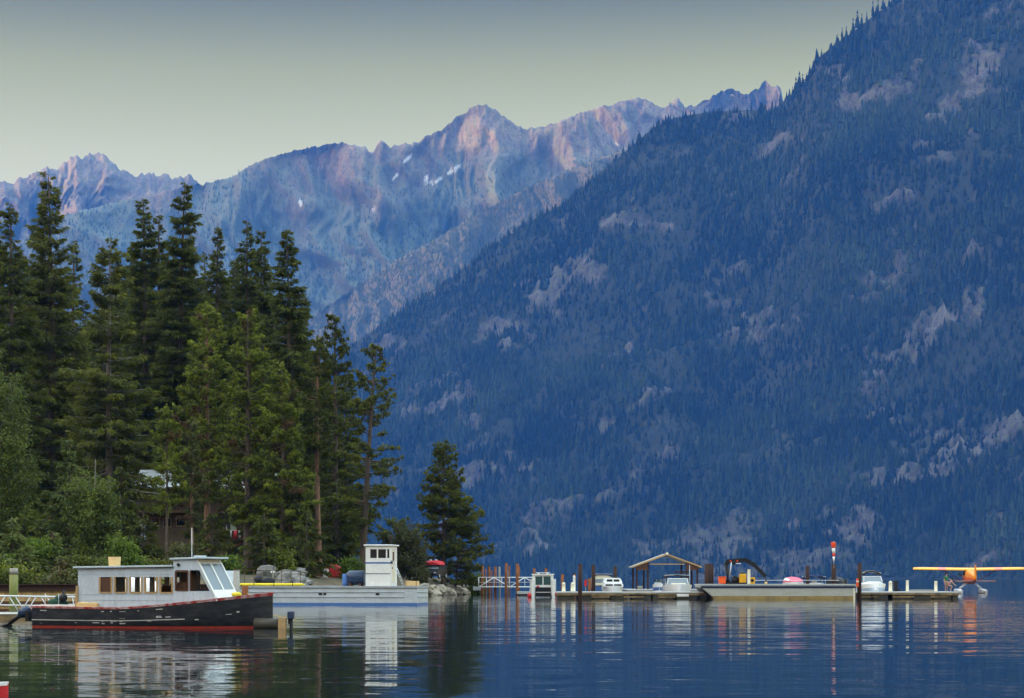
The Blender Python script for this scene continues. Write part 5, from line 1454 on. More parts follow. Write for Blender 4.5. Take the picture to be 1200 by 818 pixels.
stp = empty('dock_face_box', (xat(800, 189.6), 189.5, 0)); tag(stp, 'white box on the dock face below the white cruiser', 'step')  # white box fixed to the dock face
e = MB(); e.box(-.55, .55, -.2, 0, .22, .46); e.build('body', M['white'], stp, .03); e = MB(); e.box(-.5, .5, -.18, -.02, .463, .475); e.build('box_top', M['concrete'], stp)
# boats behind the crane barge
b5 = moored('covered_boat', 933, 206, 'boat under a faded pink and red cover behind the crane barge')
b5.location.y = 210; end_hull(b5, 1.85, 5.0, zat(683, 206), .1, M['white_clean'])
e = MB(); e.loft([[Vector((x, .92 * w_ * math.sin(a), zat(683.5, 206) + h_ * max(0, math.cos(a)) ** .7)) for a in np.linspace(-1.57, 1.57, 11)] for x, w_, h_ in ((.2, .9, .45), (1, 1, .66), (2.4, 1, .62), (3.6, .85, .40), (4.6, .3, .1))], 0); e.build('cover', M['pink'], b5)
e = MB(); e.loft([[Vector((x, .94 * w_ * math.sin(a), zat(683.5, 206) + .012 + h_ * max(0, math.cos(a)) ** .7)) for a in np.linspace(-1.2, -.75, 6)] for x, w_, h_ in ((1, 1, .67), (2.4, 1, .63), (3.6, .87, .41))], 0, caps=False); e.build('cover_panel', M['cloth_w'], b5)
b6 = moored('canvas_top_boat', 957, 206, 'low boat with a broad black canvas top behind the crane barge')
b6.location.y = 210; end_hull(b6, 1.9, 5.0, zat(684, 206), .1, M['white_clean']); canopy(b6, 1.0, 3.4, 2.05, zat(675.8, 206), M['navy'], .20, 1.1)
e = MB(); e.box(2.0, 2.6, -.25, .25, .8, zat(680.8, 206)); e.build('console', M['white'], b6, .04)
b7 = moored('covered_boat', 982, 206, 'boat wrapped in a black cover at the foot of the windsock piling')
b7.location.y = 209; end_hull(b7, 1.55, 4.6, zat(684, 206), .1, M['black'])
e = MB(); e.loft([[Vector((x, .80 * w_ * math.sin(a), zat(684.5, 206) + h_ * max(0, math.cos(a)) ** .6)) for a in np.linspace(-1.57, 1.57, 11)] for x, w_, h_ in ((.2, .9, .5), (1, 1, .78), (2.4, 1, .74), (3.6, .75, .5), (4.4, .3, .1))], 0); e.build('cover', M['tarp_black'], b7)
e = MB(); e.tube([(2.4, .9, .8), (2.4, .9, zat(678.4, 206))], .14, 8); e.build('outboard_cowl', M['black'], b7)
# white boat with the black arched top
b8 = moored('runabout', 1025.5, 198, 'white speedboat with a black arched top at the left end of the right dock')
b8.location.y = 202.5; end_hull(b8, 2.45, 6.0, zat(686, 198), .25, M['white_clean'], M['paleblue'])
windscreen(b8, 3.4, 2.05, zat(682, 198), zat(675.5, 198), .45, GLC, M['white_clean'])
e = MB(); e.loft([[Vector((x, w_ / 2 * c_, zat(687, 198) + (zat(681.3, 198) - zat(687, 198)) * h_ * z_)) for c_, z_ in ((-1, 0), (-.85, .7), (-.5, 1), (.5, 1), (.85, .7), (1, 0))] for x, w_, h_ in ((.8, 2.3, .8), (3.2, 2.3, 1), (4.6, 1.7, .8), (5.6, .6, .35))], 0); e.build('foredeck', M['white_clean'], b8)
canopy(b8, .8, 2.9, 1.75, zat(671, 198), M['black'], .24, 1.1)
e = MB(); e.box(4.9, 4.94, .15, .40, zat(690, 198), zat(684, 198)); e.build('bow_locker_door', M['cream'], b8)

# ---------------------------------------------------------------- crane barge
cD = 187.5
cb = empty('crane_barge', (xat(822, cD), cD, 0)); tag(cb, 'long flat tan barge with a dark rub rail, carrying the black crane', 'barge')
Lc = xat(1002, cD) - xat(822, cD); zt = zat(684.6, cD)
e = MB(); e.prism([(0, zt - .12), (0, zt - .30), (.95, .30), (Lc, .30), (Lc, zt - .12)], 0, 6.5, 0); e.build('hull', M['tan_hull'], cb)
e = MB(); e.prism([(.70, .50), (1.15, -.35), (Lc, -.35), (Lc, .298), (.96, .298)], .01, 6.49, 0)
e = MB(); e.prism([(.97, .297), (1.35, -.35), (Lc - .004, -.35), (Lc - .004, .297)], .003, 6.49, 0); e.build('lower_hull', M['ochre'], cb)
e = MB(); e.box(-.06, Lc + .05, -.07, 6.57, zt - .118, zt); e.build('deck', M['concrete'], cb)
e = MB(); e.box(-.02, Lc + .02, -.055, -.002, zt - .34, zt - .20); e.build('rub_rail', M['navy'], cb)
e = MB(); e.prism([(-.10, zt - .3), (-.02, zt - .3), (.93, .28), (.86, .24)], -.02, 6.4); e.build('bow_shade', M['black'], cb)  # black sheet over the raked bow puts its shadow into colour
e = MB(); e.box(Lc - .16, Lc + .01, -.03, -.004, .0, zt - .36); e.build('end_post', M['cream'], cb)
e = MB(); e.tube([(5.2, 5.6, zt + .35), (Lc - .6, 5.6, zt + .35)], .02, 5); e.build('life_line', M['alu'], cb)

def xb(px): return xat(px, cD + 2.5)
ot = empty('orange_tote', (xb(845.5), cD + 2, zt)); tag(ot, 'bright orange square tote at the left end of the crane barge', 'tote')
e = MB(); e.prism([(-.29, .04), (.29, .04), (.34, .62), (-.34, .62)], -.33, .33); e.build('body', M['orange'], ot, .03); e = MB(); e.box(-.36, .36, -.36, .36, .625, .70); e.build('lid', M['orange'], ot, .02)
cr2 = empty('knuckle_crane', (xb(853), cD + 2.6, zt)); tag(cr2, 'black folding crane reaching over the barge in an arch', 'crane')
def cz(py): return zat(py, cD + 2.6) - zt
def cx(px): return xb(px) - xb(853)
e = MB(); e.box(-.42, .42, -.5, .5, 0, .22); e.build('base', M['tarp_black'], cr2, .02)
e = MB(); e.tube([(0, 0, .2), (-.02, 0, cz(672)), (cx(851), 0, cz(661))], [.24, .20, .16], 10); e.build('column', M['black'], cr2)
e = MB(); e.bar((cx(850.5), 0, cz(662)), (cx(854), 0, cz(657)), .32, .40); e.bar((cx(852), 0, cz(658)), (cx(874.5), 0, cz(656.2)), .30, .38); e.ball((cx(861), 0, cz(659)), (.34, .2, .24), 10, 7); e.build('main_boom', M['black'], cr2)
e = MB(); e.bar((cx(873), 0, cz(655.6)), (cx(885), 0, cz(663)), .28, .36); e.bar((cx(884), 0, cz(662.4)), (cx(897), 0, cz(675.5)), .26, .34); e.tube([(cx(896.5), 0, cz(675)), (cx(898), 0, cz(681))], .05, 6); e.build('knuckle_boom', M['black'], cr2)
e = MB(); e.tube([(.14, -.18, cz(676)), (cx(857), -.18, cz(659))], .05, 6); e.tube([(cx(862), -.2, cz(660.5)), (cx(868), -.2, cz(660.5))], .05, 6); e.build('ram', M['alu'], cr2)
for px in (856, 864): 
    e = MB(); e.box(cx(px) - .07, cx(px) + .07, -.18, -.135, cz(658.2), cz(656.6)); e.build('warning_mark', M['windsock_r'], cr2)
ym = empty('yellow_machine', (xb(870), cD + 2.4, zt)); tag(ym, 'tall yellow machine box beside the black folding crane', 'machine')
e = MB(); e.box(-.31, .31, -.35, .35, .12, cz(672.5)); e.build('housing', M['mustard'], ym, .05); e = MB(); e.box(-.2, .2, -.2, .2, cz(672.5), cz(671.2)); e.build('exhaust', M['black'], ym); e = MB(); e.box(-.33, .33, -.36, .36, 0, .118); e.build('skid', M['black'], ym)
en = empty('engine', (xb(862), cD + 2.7, zt)); tag(en, 'black winch engine between the crane column and the yellow machine', 'engine')
e = MB(); e.tube([(-.35, 0, .36), (.35, 0, .36)], .30, 12); e.box(-.4, .4, -.3, .3, 0, .16); e.build('drum', M['black'], en); e = MB(); e.box(-.2, .15, -.25, .25, .55, .74); e.build('cover', M['tarp_black'], en, .03)
wp = empty('white_post', (xb(876.3), cD + 1.6, zt)); tag(wp, 'pale upright post right beside the tall yellow machine', 'post')
e = MB(); e.box(-.13, .13, -.08, .08, 0, cz(667.5)); e.build('body', M['cream'], wp, .02); e = MB(); e.box(-.15, .15, -.1, .1, cz(667.5), cz(667)); e.build('cap', M['wood_grey'], wp)
yr_ = empty('yellow_reel', (xb(880.5), cD + 2.0, zt)); tag(yr_, 'low yellow reel with a dark round centre on the crane barge', 'reel')
e = MB(); e.box(-.25, .25, -.28, .28, 0, .64); e.build('housing', M['mustard'], yr_, .04); e = MB(); e.tube([(0, -.30, .34), (0, -.282, .34)], .15, 14); e.build('hub', M['black'], yr_)
for px in (896.5,):
    t = empty('wooden_block', (xb(px), cD + 1.8, zt)); tag(t, 'small tan wooden block under the tip of the folded crane', 'block')
    e = MB(); e.box(-.11, .11, -.15, .15, 0, .22); e.build('body', M['new_wood'], t, .01); e = MB(); e.box(-.12, .12, -.05, .05, .222, .25); e.build('strap', M['black'], t)

# windsock on its piling
wk = empty('windsock', (xat(977, 204.6), 204.6, zat(661, 204.6))); tag(wk, 'limp red and white windsock hanging from a pole on the dark piling', 'windsock')
k = 204.6 / F
def wz(py): return zat(py, 204.6) - zat(661, 204.6)
e = MB(); e.tube([(.03, .1, -.4), (.03, .1, wz(634.5))], .03, 8); e.build('pole', M['white'], wk)
e = MB(); e.tube([(.0, .1, wz(635)), (-.24, -.05, wz(636))], .015, 5); e.build('arm', M['alu'], wk)
cone = [(635.3, .22, -.05), (637, .23, -.05), (641, .21, -.04), (642.2, .17, -.02), (648.2, .145, 0), (648.3, .14, 0), (652, .125, .01), (652.2, .12, .01), (658.8, .055, .015)]
def part_sock(i0, i1, mat):
    e = MB(); rr = random.Random(i0)
    e.loft([[Vector((x + r * (1 + .16 * math.sin(3 * a + i)) * math.cos(a), r * .7 * math.sin(a), wz(py))) for a in np.linspace(0, 5.76, 12)] for i, (py, r, x) in enumerate(cone[i0:i1 + 1])], 0, closed=True); e.build('sock_band', mat, wk)
part_sock(0, 3, M['windsock_r']); part_sock(3, 4, M['windsock_w']); part_sock(5, 6, M['windsock_r']); part_sock(7, 8, M['windsock_w'])

# ---------------------------------------------------------------- seaplane, seen from behind
aD = 268.0
sp_ = empty('seaplane', (xat(1137.5, aD), aD, 0), R(84)); tag(sp_, 'bright yellow high wing seaplane on two white floats, tail towards the viewer', 'seaplane')
def az(py): return zat(py, aD)
zw = az(667.6)
fus = [(-5.3, .10, .22, 1.95), (-4.2, .22, .38, 1.98), (-2.6, .42, .62, 2.02), (-.8, .66, .86, 2.08), (.8, .80, .98, 2.12), (2.2, .80, .98, 2.12), (3.2, .70, .78, 2.0), (4.0, .55, .58, 1.95), (4.35, .3, .32, 1.95)]
def fring(x, w_, h_, zc): return [Vector((x, w_ * np.sign(math.cos(a)) * abs(math.cos(a)) ** .6, zc + h_ * np.sign(math.sin(a)) * abs(math.sin(a)) ** .6)) for a in np.linspace(0, 2 * math.pi, 17)[:-1]]
e = MB(); e.loft([fring(*f) for f in fus], 0, closed=True)
for i, f in enumerate(e.f):
    c = sum((Vector(e.v[j]) for j in f), Vector()) / len(f)
    e.m[i] = 1 if c.z < 1.85 + .16 * c.y else 0
e.build('fuselage', [M['plane'], M['plane_orange']], sp_)
e = MB(); rings = []
for y in np.linspace(-7.3, 7.3, 15):
    tpr = 1 if abs(y) < 6.6 else .82
    rings.append([Vector((1.0 + px_ * .85 * tpr, y, zw + pz_ * tpr + abs(y) * .014)) for px_, pz_ in ((-1, -.10), (-.5, .10), (.3, .26), (.8, .24), (1.0, .10), (.8, -.06), (.2, -.14), (-.5, -.15))])
e.loft(rings, 0, closed=True)
for i, f in enumerate(e.f):
    c = sum((Vector(e.v[j]) for j in f), Vector()) / len(f)
    if 3.0 < abs(c.y) < 4.3: e.m[i] = 1
e.build('wing', [M['plane_wing'], M['plane_pink']], sp_)
e = MB()
for y0, y1 in ((-2.6, 2.6),): e.loft([[Vector((-4.7 + px_ * .55 * t, y, az(681.3) + pz_)) for px_, pz_ in ((-1, 0), (0, .11), (1, .02), (0, -.11))] for y, t in ((-2.6, .6), (-2.2, 1), (2.2, 1), (2.6, .6))], 0, closed=True, sm=False)
e.build('tailplane', M['plane_red'], sp_)
e = MB(); e.prism([(-5.6, 1.9), (-3.4, 2.2), (-4.4, 2.55), (-4.85, az(662.2)), (-5.45, az(662.4))], -.06, .06); e.build('fin', M['plane'], sp_)
for s in (-1, 1):
    e = MB(); e.tube([(1.1, s * .72, 1.35), (1.0, s * 3.4, zw - .06 + .04)], .055, 6); e.build('wing_strut', M['plane_red'], sp_)
    e = MB(); yf = s * 1.55
    e.loft([[Vector((x, yf + a * w_, z_ + zo)) for a, z_ in ((-1, .45 * h_), (-.5, .55 * h_), (.5, .55 * h_), (1, .45 * h_), (1, .1), (0, -.28), (-1, .1))] for x, w_, h_, zo in ((-3.6, .16, .55, .08), (-2.4, .30, .85, .0), (-.2, .38, 1, 0), (2.2, .36, 1, 0), (3.5, .20, .8, .12), (3.9, .06, .4, .25))], 0, closed=True, sm=False)
    fl_ = e.build('float', M['white_clean'], sp_)
    e = MB()
    for x in (-.6, 1.6): e.tube([(x, s * .62, 1.25), (x, yf, .45)], .05, 6)
    e.tube([(-.6, s * .62, 1.25), (1.6, yf, .45)], .03, 5); e.build('float_strut', M['alu'], sp_)
    e = MB(); e.box(-3.78, -3.60, yf - .02, yf + .02, -.15, .5); e.build('water_rudder', M['alu'], fl_)
for s in (-1, 1):
    e = MB(); e.box(.2, 1.9, s * .80 - .012, s * .80 + .012, 2.35, 2.85); e.build('side_window', GL, sp_)
e = MB(); e.tube([(4.35, 0, 1.95), (4.7, 0, 1.95)], [.14, .05], 8); e.build('spinner', M['alu'], sp_)
for a in (.5, .5 + math.pi):
    e = MB(); e.bar((4.5, 0, 1.95), (4.5, 1.25 * math.cos(a), 1.95 + 1.25 * math.sin(a)), .04, .16); e.build('propeller_blade', M['black'], sp_)

# ---------------------------------------------------------------- people on the right dock
def skin_body(name, joints, edges, radii, mat, parent, sub=2):
    me = bpy.data.meshes.new(name); me.from_pydata(joints, edges, []); me.materials.append(mat)
    o = bpy.data.objects.new(name, me); COL.objects.link(o)
    if parent is not None: o.parent = parent
    m = o.modifiers.new('skin', 'SKIN'); m.use_smooth_shade = True
    lay = me.skin_vertices[0].data if me.skin_vertices else None
    if lay is None:
        bm = bmesh.new(); bm.from_mesh(me); bm.verts.layers.skin.verify(); bm.to_mesh(me); bm.free(); lay = me.skin_vertices[0].data
    for i, r in enumerate(radii): lay[i].radius = (r, r) if not hasattr(r, '__len__') else r
    lay[0].use_root = True
    s = o.modifiers.new('sub', 'SUBSURF'); s.levels = sub; s.render_levels = sub
    return o

def person(loc, rz, label, pose, shirt, shorts, hairm):
    """pose: joint name -> (x, y, z) with -y the way the person faces"""
    root = empty('person', loc, rz); tag(root, label, 'person', None)
    P = pose; names = ['pelvis', 'waist', 'chest', 'neck', 'chin', 'head', 'crown', 'nose']
    for s in 'LR': names += [n + s for n in ('sh', 'el', 'wr', 'palm', 'f1', 'f2', 'f3', 'f4', 'th', 'hip', 'kn', 'an', 'toe')]
    for s in 'LR':
        pw, pe = Vector(P['wr' + s]), Vector(P['el' + s]); d = (pw - pe).normalized(); lat = d.cross(Vector((0, 1, 0.2))).normalized()
        P['palm' + s] = tuple(pw + d * .08)
        for i in range(4): P['f%d%s' % (i + 1, s)] = tuple(pw + d * (.165 - .012 * abs(i - 1.3)) + lat * (.026 * (i - 1.5)) + Vector((0, -.015, 0)))
        P['th' + s] = tuple(pw + d * .085 + lat * .05 + Vector((0, -.03, 0)))
    J = [P[n] for n in names]; ix = {n: i for i, n in enumerate(names)}
    E = [('pelvis', 'waist'), ('waist', 'chest'), ('chest', 'neck'), ('neck', 'chin'), ('chin', 'head'), ('head', 'crown'), ('head', 'nose')]
    for s in 'LR': E += [('chest', 'sh' + s), ('sh' + s, 'el' + s), ('el' + s, 'wr' + s), ('wr' + s, 'palm' + s)] + [('palm' + s, f + s) for f in ('f1', 'f2', 'f3', 'f4', 'th')] + [('pelvis', 'hip' + s), ('hip' + s, 'kn' + s), ('kn' + s, 'an' + s), ('an' + s, 'toe' + s)]
    rad = dict(pelvis=.125, waist=.115, chest=.135, neck=.055, chin=.070, head=.092, crown=.070, nose=.022)
    for s in 'LR': rad.update({'sh' + s: .062, 'el' + s: .042, 'wr' + s: .030, 'palm' + s: .034, 'f1' + s: .009, 'f2' + s: .009, 'f3' + s: .009, 'f4' + s: .008, 'th' + s: .011, 'hip' + s: .088, 'kn' + s: .058, 'an' + s: .040, 'toe' + s: .034})
    skin_body('body', J, [(ix[a], ix[b]) for a, b in E], [rad[n] for n in names], M['skin'], root)
    def sub(name, ns, es, rs, mat): skin_body(name, [P[n] if isinstance(n, str) else n for n in ns], es, rs, mat, root)
    mid = lambda a, b, t: tuple(Vector(P[a]).lerp(Vector(P[b]), t))
    sub('shirt', ['pelvis', 'waist', 'chest', mid('chest', 'neck', .6), 'shL', mid('shL', 'elL', .75), 'shR', mid('shR', 'elR', .75)], [(0, 1), (1, 2), (2, 3), (2, 4), (4, 5), (2, 6), (6, 7)], [.150, .140, .160, .080, .084, .066, .084, .066], M[shirt])
    sub('shorts', [mid('pelvis', 'waist', .15), 'hipL', mid('hipL', 'knL', .8), 'hipR', mid('hipR', 'knR', .8)], [(0, 1), (1, 2), (0, 3), (3, 4)], [.150, .112, .088, .112, .088], M[shorts])
    h = Vector(P['head']); c = Vector(P['crown']); up = (c - h).normalized(); back = Vector((0, .035, 0))
    sub('hair', [tuple(h + back + up * .02), tuple(c + back * .6), tuple(h + back * 1.4 - up * .06)], [(0, 1), (0, 2)], [.100, .085, .062], M[hairm])
    return root
stand = dict(pelvis=(0, 0, .93), waist=(0, .01, 1.08), chest=(0, .0, 1.30), neck=(0, .0, 1.47), chin=(0, -.02, 1.55), head=(0, -.02, 1.63), crown=(0, -.01, 1.71), nose=(0, -.115, 1.61),
    shL=(.19, 0, 1.38), elL=(.30, -.12, 1.16), wrL=(.36, -.34, 1.10), hipL=(.10, 0, .88), knL=(.12, -.02, .48), anL=(.13, .02, .08), toeL=(.15, -.13, .035),
    shR=(-.19, 0, 1.38), elR=(-.27, .03, 1.10), wrR=(-.28, -.06, .86), hipR=(-.10, 0, .88), knR=(-.11, -.03, .48), anR=(-.11, .03, .08), toeR=(-.14, -.12, .035))
person((xat(1108.8, 201), 201, .675), R(35), 'person standing in a green shirt at the right end of the dock by the seaplane', dict(stand), 'green', 'cloth_tan', 'hair')
bend = dict(pelvis=(0, .18, .60), waist=(0, .10, .73), chest=(0, -.07, .90), neck=(0, -.17, 1.02), chin=(0, -.23, 1.08), head=(0, -.26, 1.15), crown=(0, -.26, 1.23), nose=(0, -.355, 1.12),
    shL=(.18, -.10, .96), elL=(.25, -.28, .78), wrL=(.20, -.46, .64), hipL=(.10, .16, .56), knL=(.15, -.22, .46), anL=(.13, -.02, .08), toeL=(.15, -.16, .035),
    shR=(-.18, -.10, .96), elR=(-.26, -.26, .76), wrR=(-.20, -.42, .58), hipR=(-.10, .16, .56), knR=(-.15, -.20, .44), anR=(-.13, .03, .08), toeR=(-.15, -.12, .035))
person((xat(1112.5, 201), 200.6, .675), R(80), 'person crouching in tan pink clothes beside the one in the green shirt', dict(bend), 'cloth_tan', 'cloth_tan', 'hair')

# ---------------------------------------------------------------- house among the trees
hD = 248.0
hx0, hx1 = xat(163, hD), xat(334, hD); hz = 4.6
hs = empty('lodge', (hx0, hD, hz)); tag(hs, 'two storey brown lodge with a pale metal roof half hidden by the trees', 'house')
Lh = hx1 - hx0
def hzp(py): return zat(py, hD) - hz
e = MB(); e.box(0, Lh, 0, 8, -2, hzp(602)); e.build('lower_wall', M['house_tan'], hs)
e = MB(); e.box(.1, Lh - .1, .1, 8, hzp(602), hzp(571)); e.build('upper_wall', M['house_wood'], hs)
e = MB(); zr0, zr1 = hzp(573), hzp(550)
e.prismx([(-2.0, zr0), (3.6, zr1), (9.4, zr0), (9.4, zr0 + .14), (3.6, zr1 + .14), (-2.0, zr0 + .14)], -.5, Lh + .5); e.build('roof', M['metal_roof'], hs)
e = MB(); e.box(0, Lh, -1.8, -.002, hzp(601.5), hzp(599.5)); e.build('balcony_floor', M['wood_dark'], hs)
e = MB(); e.box(0, Lh, -1.78, -1.72, hzp(585), hzp(583.4))
xx = 0
while xx < Lh: e.box(xx, xx + .07, -1.77, -1.73, hzp(599.5), hzp(585)); xx += .2
e.build('balcony_rail', M['house_wood'], hs)
for k in range(6):
    e = MB(); x = .1 + k * (Lh - .3) / 5; e.box(x, x + .2, -1.75, -1.55, -2, hzp(601.5)); e.build('post', M['house_wood'], hs)
for px, w_, y0, y1 in ((182, .9, 616, 607), (196, .8, 617, 608), (212, 1.0, 616, 607), (266, .7, 622, 609), (273.5, .7, 622, 609), (181, 1.0, 598, 582), (205, 1.2, 598, 582), (240, 1.1, 594, 583), (275, 1.1, 594, 583), (303, .9, 620, 610)):
    x = xat(px, hD) - hx0
    up_ = y1 < 600
    yf = .1 if up_ else 0
    e = MB(); e.box(x - w_ / 2 - .07, x + w_ / 2 + .07, yf - .06, yf - .003, hzp(y0) - .07, hzp(y1) + .07); fr_ = e.build('window_frame', M['wood'], hs)
    e = MB(); e.box(x - w_ / 2, x + w_ / 2, yf - .075, yf - .062, hzp(y0), hzp(y1)); e.build('pane', M['curtain'] if px in (266, 273.5) else GL, fr_)
e = MB(); x = xat(168.5, hD) - hx0; e.box(x - .5, x + .3, -.08, -.004, hzp(633), hzp(614)); d_ = e.build('door', M['paleblue'], hs); e = MB(); e.box(x + .15, x + .22, -.13, -.082, hzp(625), hzp(624)); e.build('handle', M['black'], d_)
# red railing with washing
rl = empty('red_fence', (xat(262, 236), 236, 0)); tag(rl, 'dark red slatted fence in front of the lodge with washing over it', 'fence')
Lr = xat(307, 236) - xat(262, 236); zb_, zt_ = zat(641, 236), zat(622.5, 236)
e = MB(); xx = 0
while xx < Lr: e.box(xx, xx + .14, -.02, .02, zb_, zt_ - .05); xx += .19
e.build('slat_panel', M['red_wood'], rl)
e = MB(); e.box(-.05, Lr + .05, -.05, .05, zt_ - .05, zt_ + .03); e.build('top_rail', M['red_wood'], rl)
for k in range(4):
    e = MB(); x = k * Lr / 3; e.box(x - .06, x + .06, .03, .15, zb_ - 2.5, zt_ + .1); e.build('post', M['wood_dark'], rl)
for px, w_, h_, c, lab in ((270, .26, .75, 'cloth_w', 'white cloth hanging furthest left on the red fence'), (276, .30, .85, 'cloth_r', 'red cloth hanging on the red fence between the white ones'), (281, .26, .80, 'cloth_w', 'white cloth hanging on the red fence right of the red one')):
    t = empty('towel', (xat(px, 235.8), 235.8, zt_ + .04)); tag(t, lab, 'towel')
    e = MB(); e.loft([[Vector((x, -.07 - .02 * math.sin(x * 40), z)) for z in (-h_, -h_ * .5, -.02)] + [Vector((x, .0, .03)), Vector((x, .09, -.1)), Vector((x, .09, -.35))] for x in np.linspace(-w_ / 2, w_ / 2, 6)], 0, caps=False)
    o = e.build('cloth', M[c], t); sm = o.modifiers.new('solid', 'SOLIDIFY'); sm.thickness = .015
# stone steps, path, boulders
ps = empty('garden_path', (xat(186, 205), 205, 0)); 
e = MB()
pp = [(xat(192, 185), 185), (xat(180, 198), 198), (xat(190, 212), 212), (xat(178, 228), 228)]
vs = []
for x, y in pp: vs += [(x - 1.3, y, gz(x - 1.3, y) + .14), (x + 1.3, y, gz(x + 1.3, y) + .14)]
e.add(vs, [(2 * i, 2 * i + 1, 2 * i + 3, 2 * i + 2) for i in range(len(pp) - 1)]); o = e.build('path', M['path'], None); tag(o, kind='structure')
bpy.data.objects.remove(ps)

def boulder(x, y, r, mat, label, group, seed, flat=.7, sink=.25):
    rr = random.Random(seed)
    bm = bmesh.new(); bmesh.ops.create_icosphere(bm, subdivisions=2, radius=1)
    ph = [rr.uniform(0, 6) for _ in range(6)]; sx, sy = rr.uniform(.75, 1.3), rr.uniform(.75, 1.2)
    for v in bm.verts:
        n = v.co.copy(); f = 1 + .20 * math.sin(2.6 * n.x + ph[0]) * math.cos(2.3 * n.y + ph[1]) + .15 * math.sin(4 * n.z + ph[2] + 2 * n.x) + rr.uniform(-.05, .05)
        m_ = max(abs(n.x), abs(n.y), abs(n.z)); f *= (1 / m_) ** .45
        v.co = Vector((n.x * sx * f * r, n.y * sy * f * r, n.z * flat * f * r))
    me = bpy.data.meshes.new('boulder'); bm.to_mesh(me); bm.free(); me.materials.append(mat)
    o = bpy.data.objects.new('boulder', me); COL.objects.link(o)
    o.location = (x, y, max(-.1, gz(x, y)) + r * flat * (1 - sink) - r * .35); o.rotation_euler = (rr.uniform(-.3, .3), rr.uniform(-.3, .3), rr.uniform(0, 6))
    tag(o, label, 'boulder', group)
rb = random.Random(21)
def shore_D(px): return float(np.interp(px, [p for p, d in SHORE_PX[5:11]], [d for p, d in SHORE_PX[5:11]]))
for i in range(64):
    px = rb.uniform(484, 562); D = shore_D(px) + rb.choice([.1, .5, 1.1, 2.0, 3.0]) + rb.uniform(-.3, .4)
    boulder(xat(px, D), D, rb.uniform(.28, .78), M['rock'], 'tan grey boulder in the stone bank round the rocky point', 'boulders of the stone bank', i)
for i in range(16):
    px = rb.uniform(325, 362); D = rb.uniform(172, 192)
    boulder(xat(px, D), D, rb.uniform(.35, .95), M['rock_grey'], 'grey rock in the heap below the forest edge behind the rail fence', 'rocks behind the rail fence', 100 + i)
for i in range(14):
    px = rb.uniform(366, 428); D = shore_D(px) + rb.uniform(.2, 3)
    boulder(xat(px, D), D, rb.uniform(.25, .5), M['rock'], 'small tan rock on the bank behind the landing craft', 'bank rocks behind the landing craft', 130 + i)
boulder(xat(311, 184), 184, .95, M['rock_grey'], 'single big grey boulder under the thick dark pine trunk', None, 77, .75, .1)
lp = empty('white_post_figure', (xat(319.5, 176), 176, gz(xat(319.5, 176), 176))); tag(lp, 'small white post figure beside the big grey boulder', 'lamp')
e = MB(); e.tube([(0, 0, 0), (0, 0, .55)], .05, 8); e.build('post', M['white'], lp); e = MB(); e.ball((0, 0, .68), (.18, .18, .16), 10, 7); e.build('round_head', M['white_clean'], lp)  # plain white post with a rounded head
# red and white tarp heap
tp = empty('tarp_heap', (xat(392, 206), 206, max(gz(xat(392, 206), 206), zat(677, 206)))); tag(tp, 'red and white tarp draped over a stack behind the leafy shrub', 'tarp')
e = MB(); rr = random.Random(6); e.prism([(-1.0, 0), (.7, 0), (.75, 1.0), (.1, 1.35), (-.45, 1.3), (-.95, .9)], -.7, .7); e.build('red_sheet', M['red'], tp, .12)
e = MB(); e.prism([(-1.12, 0), (-.55, 0), (-.5, .85), (-.95, .95)], -.85, -.72); e.build('white_sheet', M['cloth_w'], tp, .04)
e = MB(); e.prism([(.76, .1), (1.25, .1), (1.2, .6), (.76, .75)], -.5, .5); e.build('orange_box', M['orange'], tp, .05)
# parked vehicle with a red load
vD = 233.5
vh = empty('parked_car', (xat(510, vD), vD, max(gz(xat(510, vD), vD), zat(678.5, vD)) + .02), R(-14)); tag(vh, 'dark car carrying a red rounded load on its roof, parked on the rocky point', 'car')
e = MB(); e.loft([[Vector((x_, y, z)) for x_, z in ((-w_, .35), (-w_, .75), (-w_ * .98, h_), (w_ * .98, h_), (w_, .75), (w_, .35))] for y, w_, h_ in ((-2.2, .82, .72), (-2.1, .88, .92), (-1.0, .90, 1.02), (1.9, .90, 1.02), (2.1, .84, .8))], 0, sm=False)
e.build('body', M['black'], vh, .05)
e = MB(); e.loft([[Vector((x_ * w_, y, z)) for x_, z in ((-1, 1.0), (-.82, h_), (.82, h_), (1, 1.0))] for y, w_, h_ in ((-1.15, .86, 1.03), (-.5, .84, 1.52), (1.2, .84, 1.55), (1.9, .86, 1.03))], 0, sm=False); e.build('cabin', M['tarp_black'], vh, .03)
e = MB(); e.add([(-.68, -1.10, 1.12), (.68, -1.10, 1.12), (.58, -.62, 1.47), (-.58, -.62, 1.47)], [(0, 1, 2, 3)]); e.build('windscreen', GLC, vh)
for s in (-1, 1):
    e = MB(); e.box(s * .62 - .16, s * .62 + .16, -2.24, -2.2, .62, .76); e.build('headlight', M['alu'], vh)
    for y in (-1.35, 1.35):
        e = MB(); e.tube([(s * .78, y, .33), (s * .92, y, .33)], .33, 16); wl = e.build('wheel', M['black'], vh); e = MB(); e.tube([(s * .921, y, .33), (s * .93, y, .33)], .19, 12); e.build('rim', M['alu'], wl)
ld = empty('roof_load', (xat(509, vD), vD, max(gz(xat(510, vD), vD), zat(678.5, vD)) + 1.58), R(-14)); tag(ld, 'red rounded cover strapped on the roof of the dark car', 'cover')
e = MB(); e.loft([[Vector((1.0 * w_ * math.sin(a), y, .02 + .52 * h_ * max(0, math.cos(a)) ** .6)) for a in np.linspace(-1.57, 1.57, 11)] for y, w_, h_ in ((-1.0, .7, .5), (-.7, 1, .95), (.9, 1, 1), (1.3, .8, .6))], 0); e.build('cover', M['red'], ld)
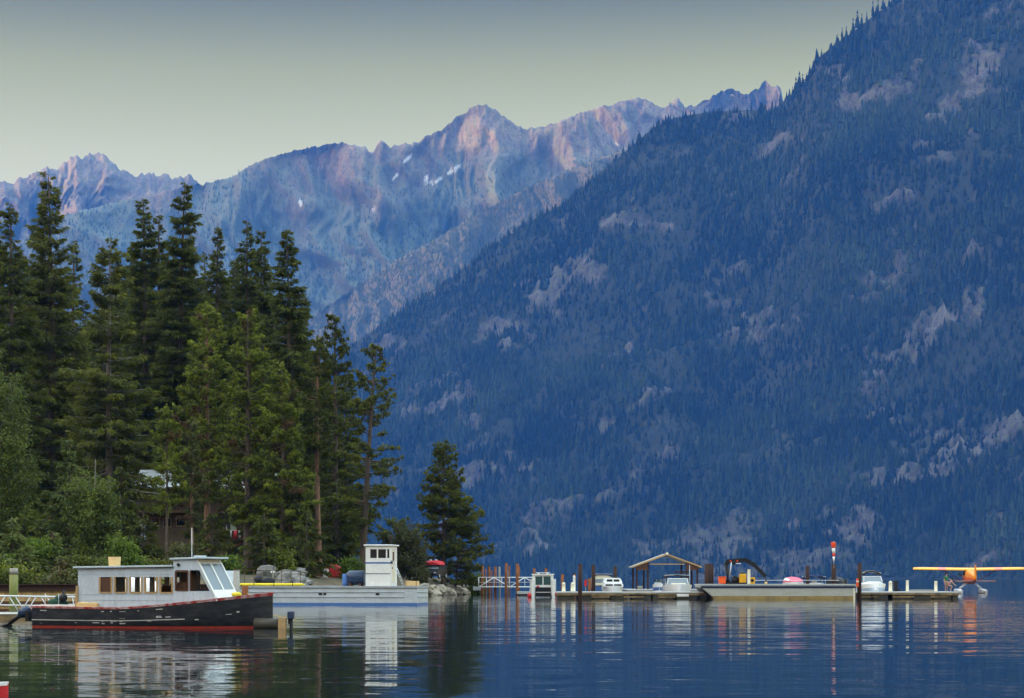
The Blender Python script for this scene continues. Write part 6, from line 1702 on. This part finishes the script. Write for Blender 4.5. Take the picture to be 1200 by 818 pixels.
for px in (-.35, .3):
    e = MB(); e.ball((px, -.3, .56), (.16, .12, .08), 8, 5); e.build('white_cushion', M['cloth_w'], ld)
bx = empty('white_cooler', (xat(523.5, 242), 242, gz(xat(523.5, 242), 242))); tag(bx, 'white and blue box standing right of the dark car', 'box')
e = MB(); e.box(-.3, .3, -.3, .3, 0, .75); e.build('body', M['paleblue'], bx, .03); e = MB(); e.box(-.32, .32, -.32, .32, .755, .9); e.build('lid', M['white_clean'], bx, .03)
# white boat seen through the cabin windows of the dark boat
wb = empty('skiff', (xat(138, 112), 112, 0), R(0)); tag(wb, 'white skiff with a pale rounded cover seen through the windows of the black hulled boat', 'boat')
st = [(q * 4.2, .8 * max(.03, math.cos(max(0, q - .4) / .6 * 1.54) ** .7), .75 + .2 * q * q, .6 * max(.03, math.cos(max(0, q - .4) / .6 * 1.54)), 0, -.2) for q in np.linspace(0, 1, 12)]
e = MB(); hull_loft(e, 4.2, st, 0); e.build('hull', M['white_clean'], wb)
e = MB(); e.loft([[Vector((x, .75 * w_ * math.sin(a), .72 + h_ * max(0, math.cos(a)) ** .6)) for a in np.linspace(-1.57, 1.57, 11)] for x, w_, h_ in ((.0, .9, .9), (.6, 1, 1.25), (1.8, 1, 1.2), (2.8, .9, .55), (3.8, .4, .3))], 0); e.build('cover', M['cloth_w'], wb)

# bits of wood adrift on the near water
for px, D, w_, lab in ((209, 36.2, .16, 'small dark stick adrift on the water below the grey boat cabin'), (196, 34.0, .20, 'pale sliver of wood adrift near the bottom edge of the water'), (62, 35.0, .12, 'tiny twig adrift on the dark water left of the cabin reflection')):
    t = empty('driftwood', (xat(px, D), D, 0), R(px)); tag(t, lab, 'driftwood')
    e = MB(); e.tube([(-w_ / 2, 0, .01), (0, .02, .022), (w_ / 2, 0, .012)], [.008, .013, .006], 6); e.build('stick', M['wood' if 'pale' in lab else 'wood_dark'], t)
    e = MB(); e.tube([(0, .02, .02), (.06, .08, .03)], [.010, .005], 5); e.build('twig', M['wood_dark'], t)
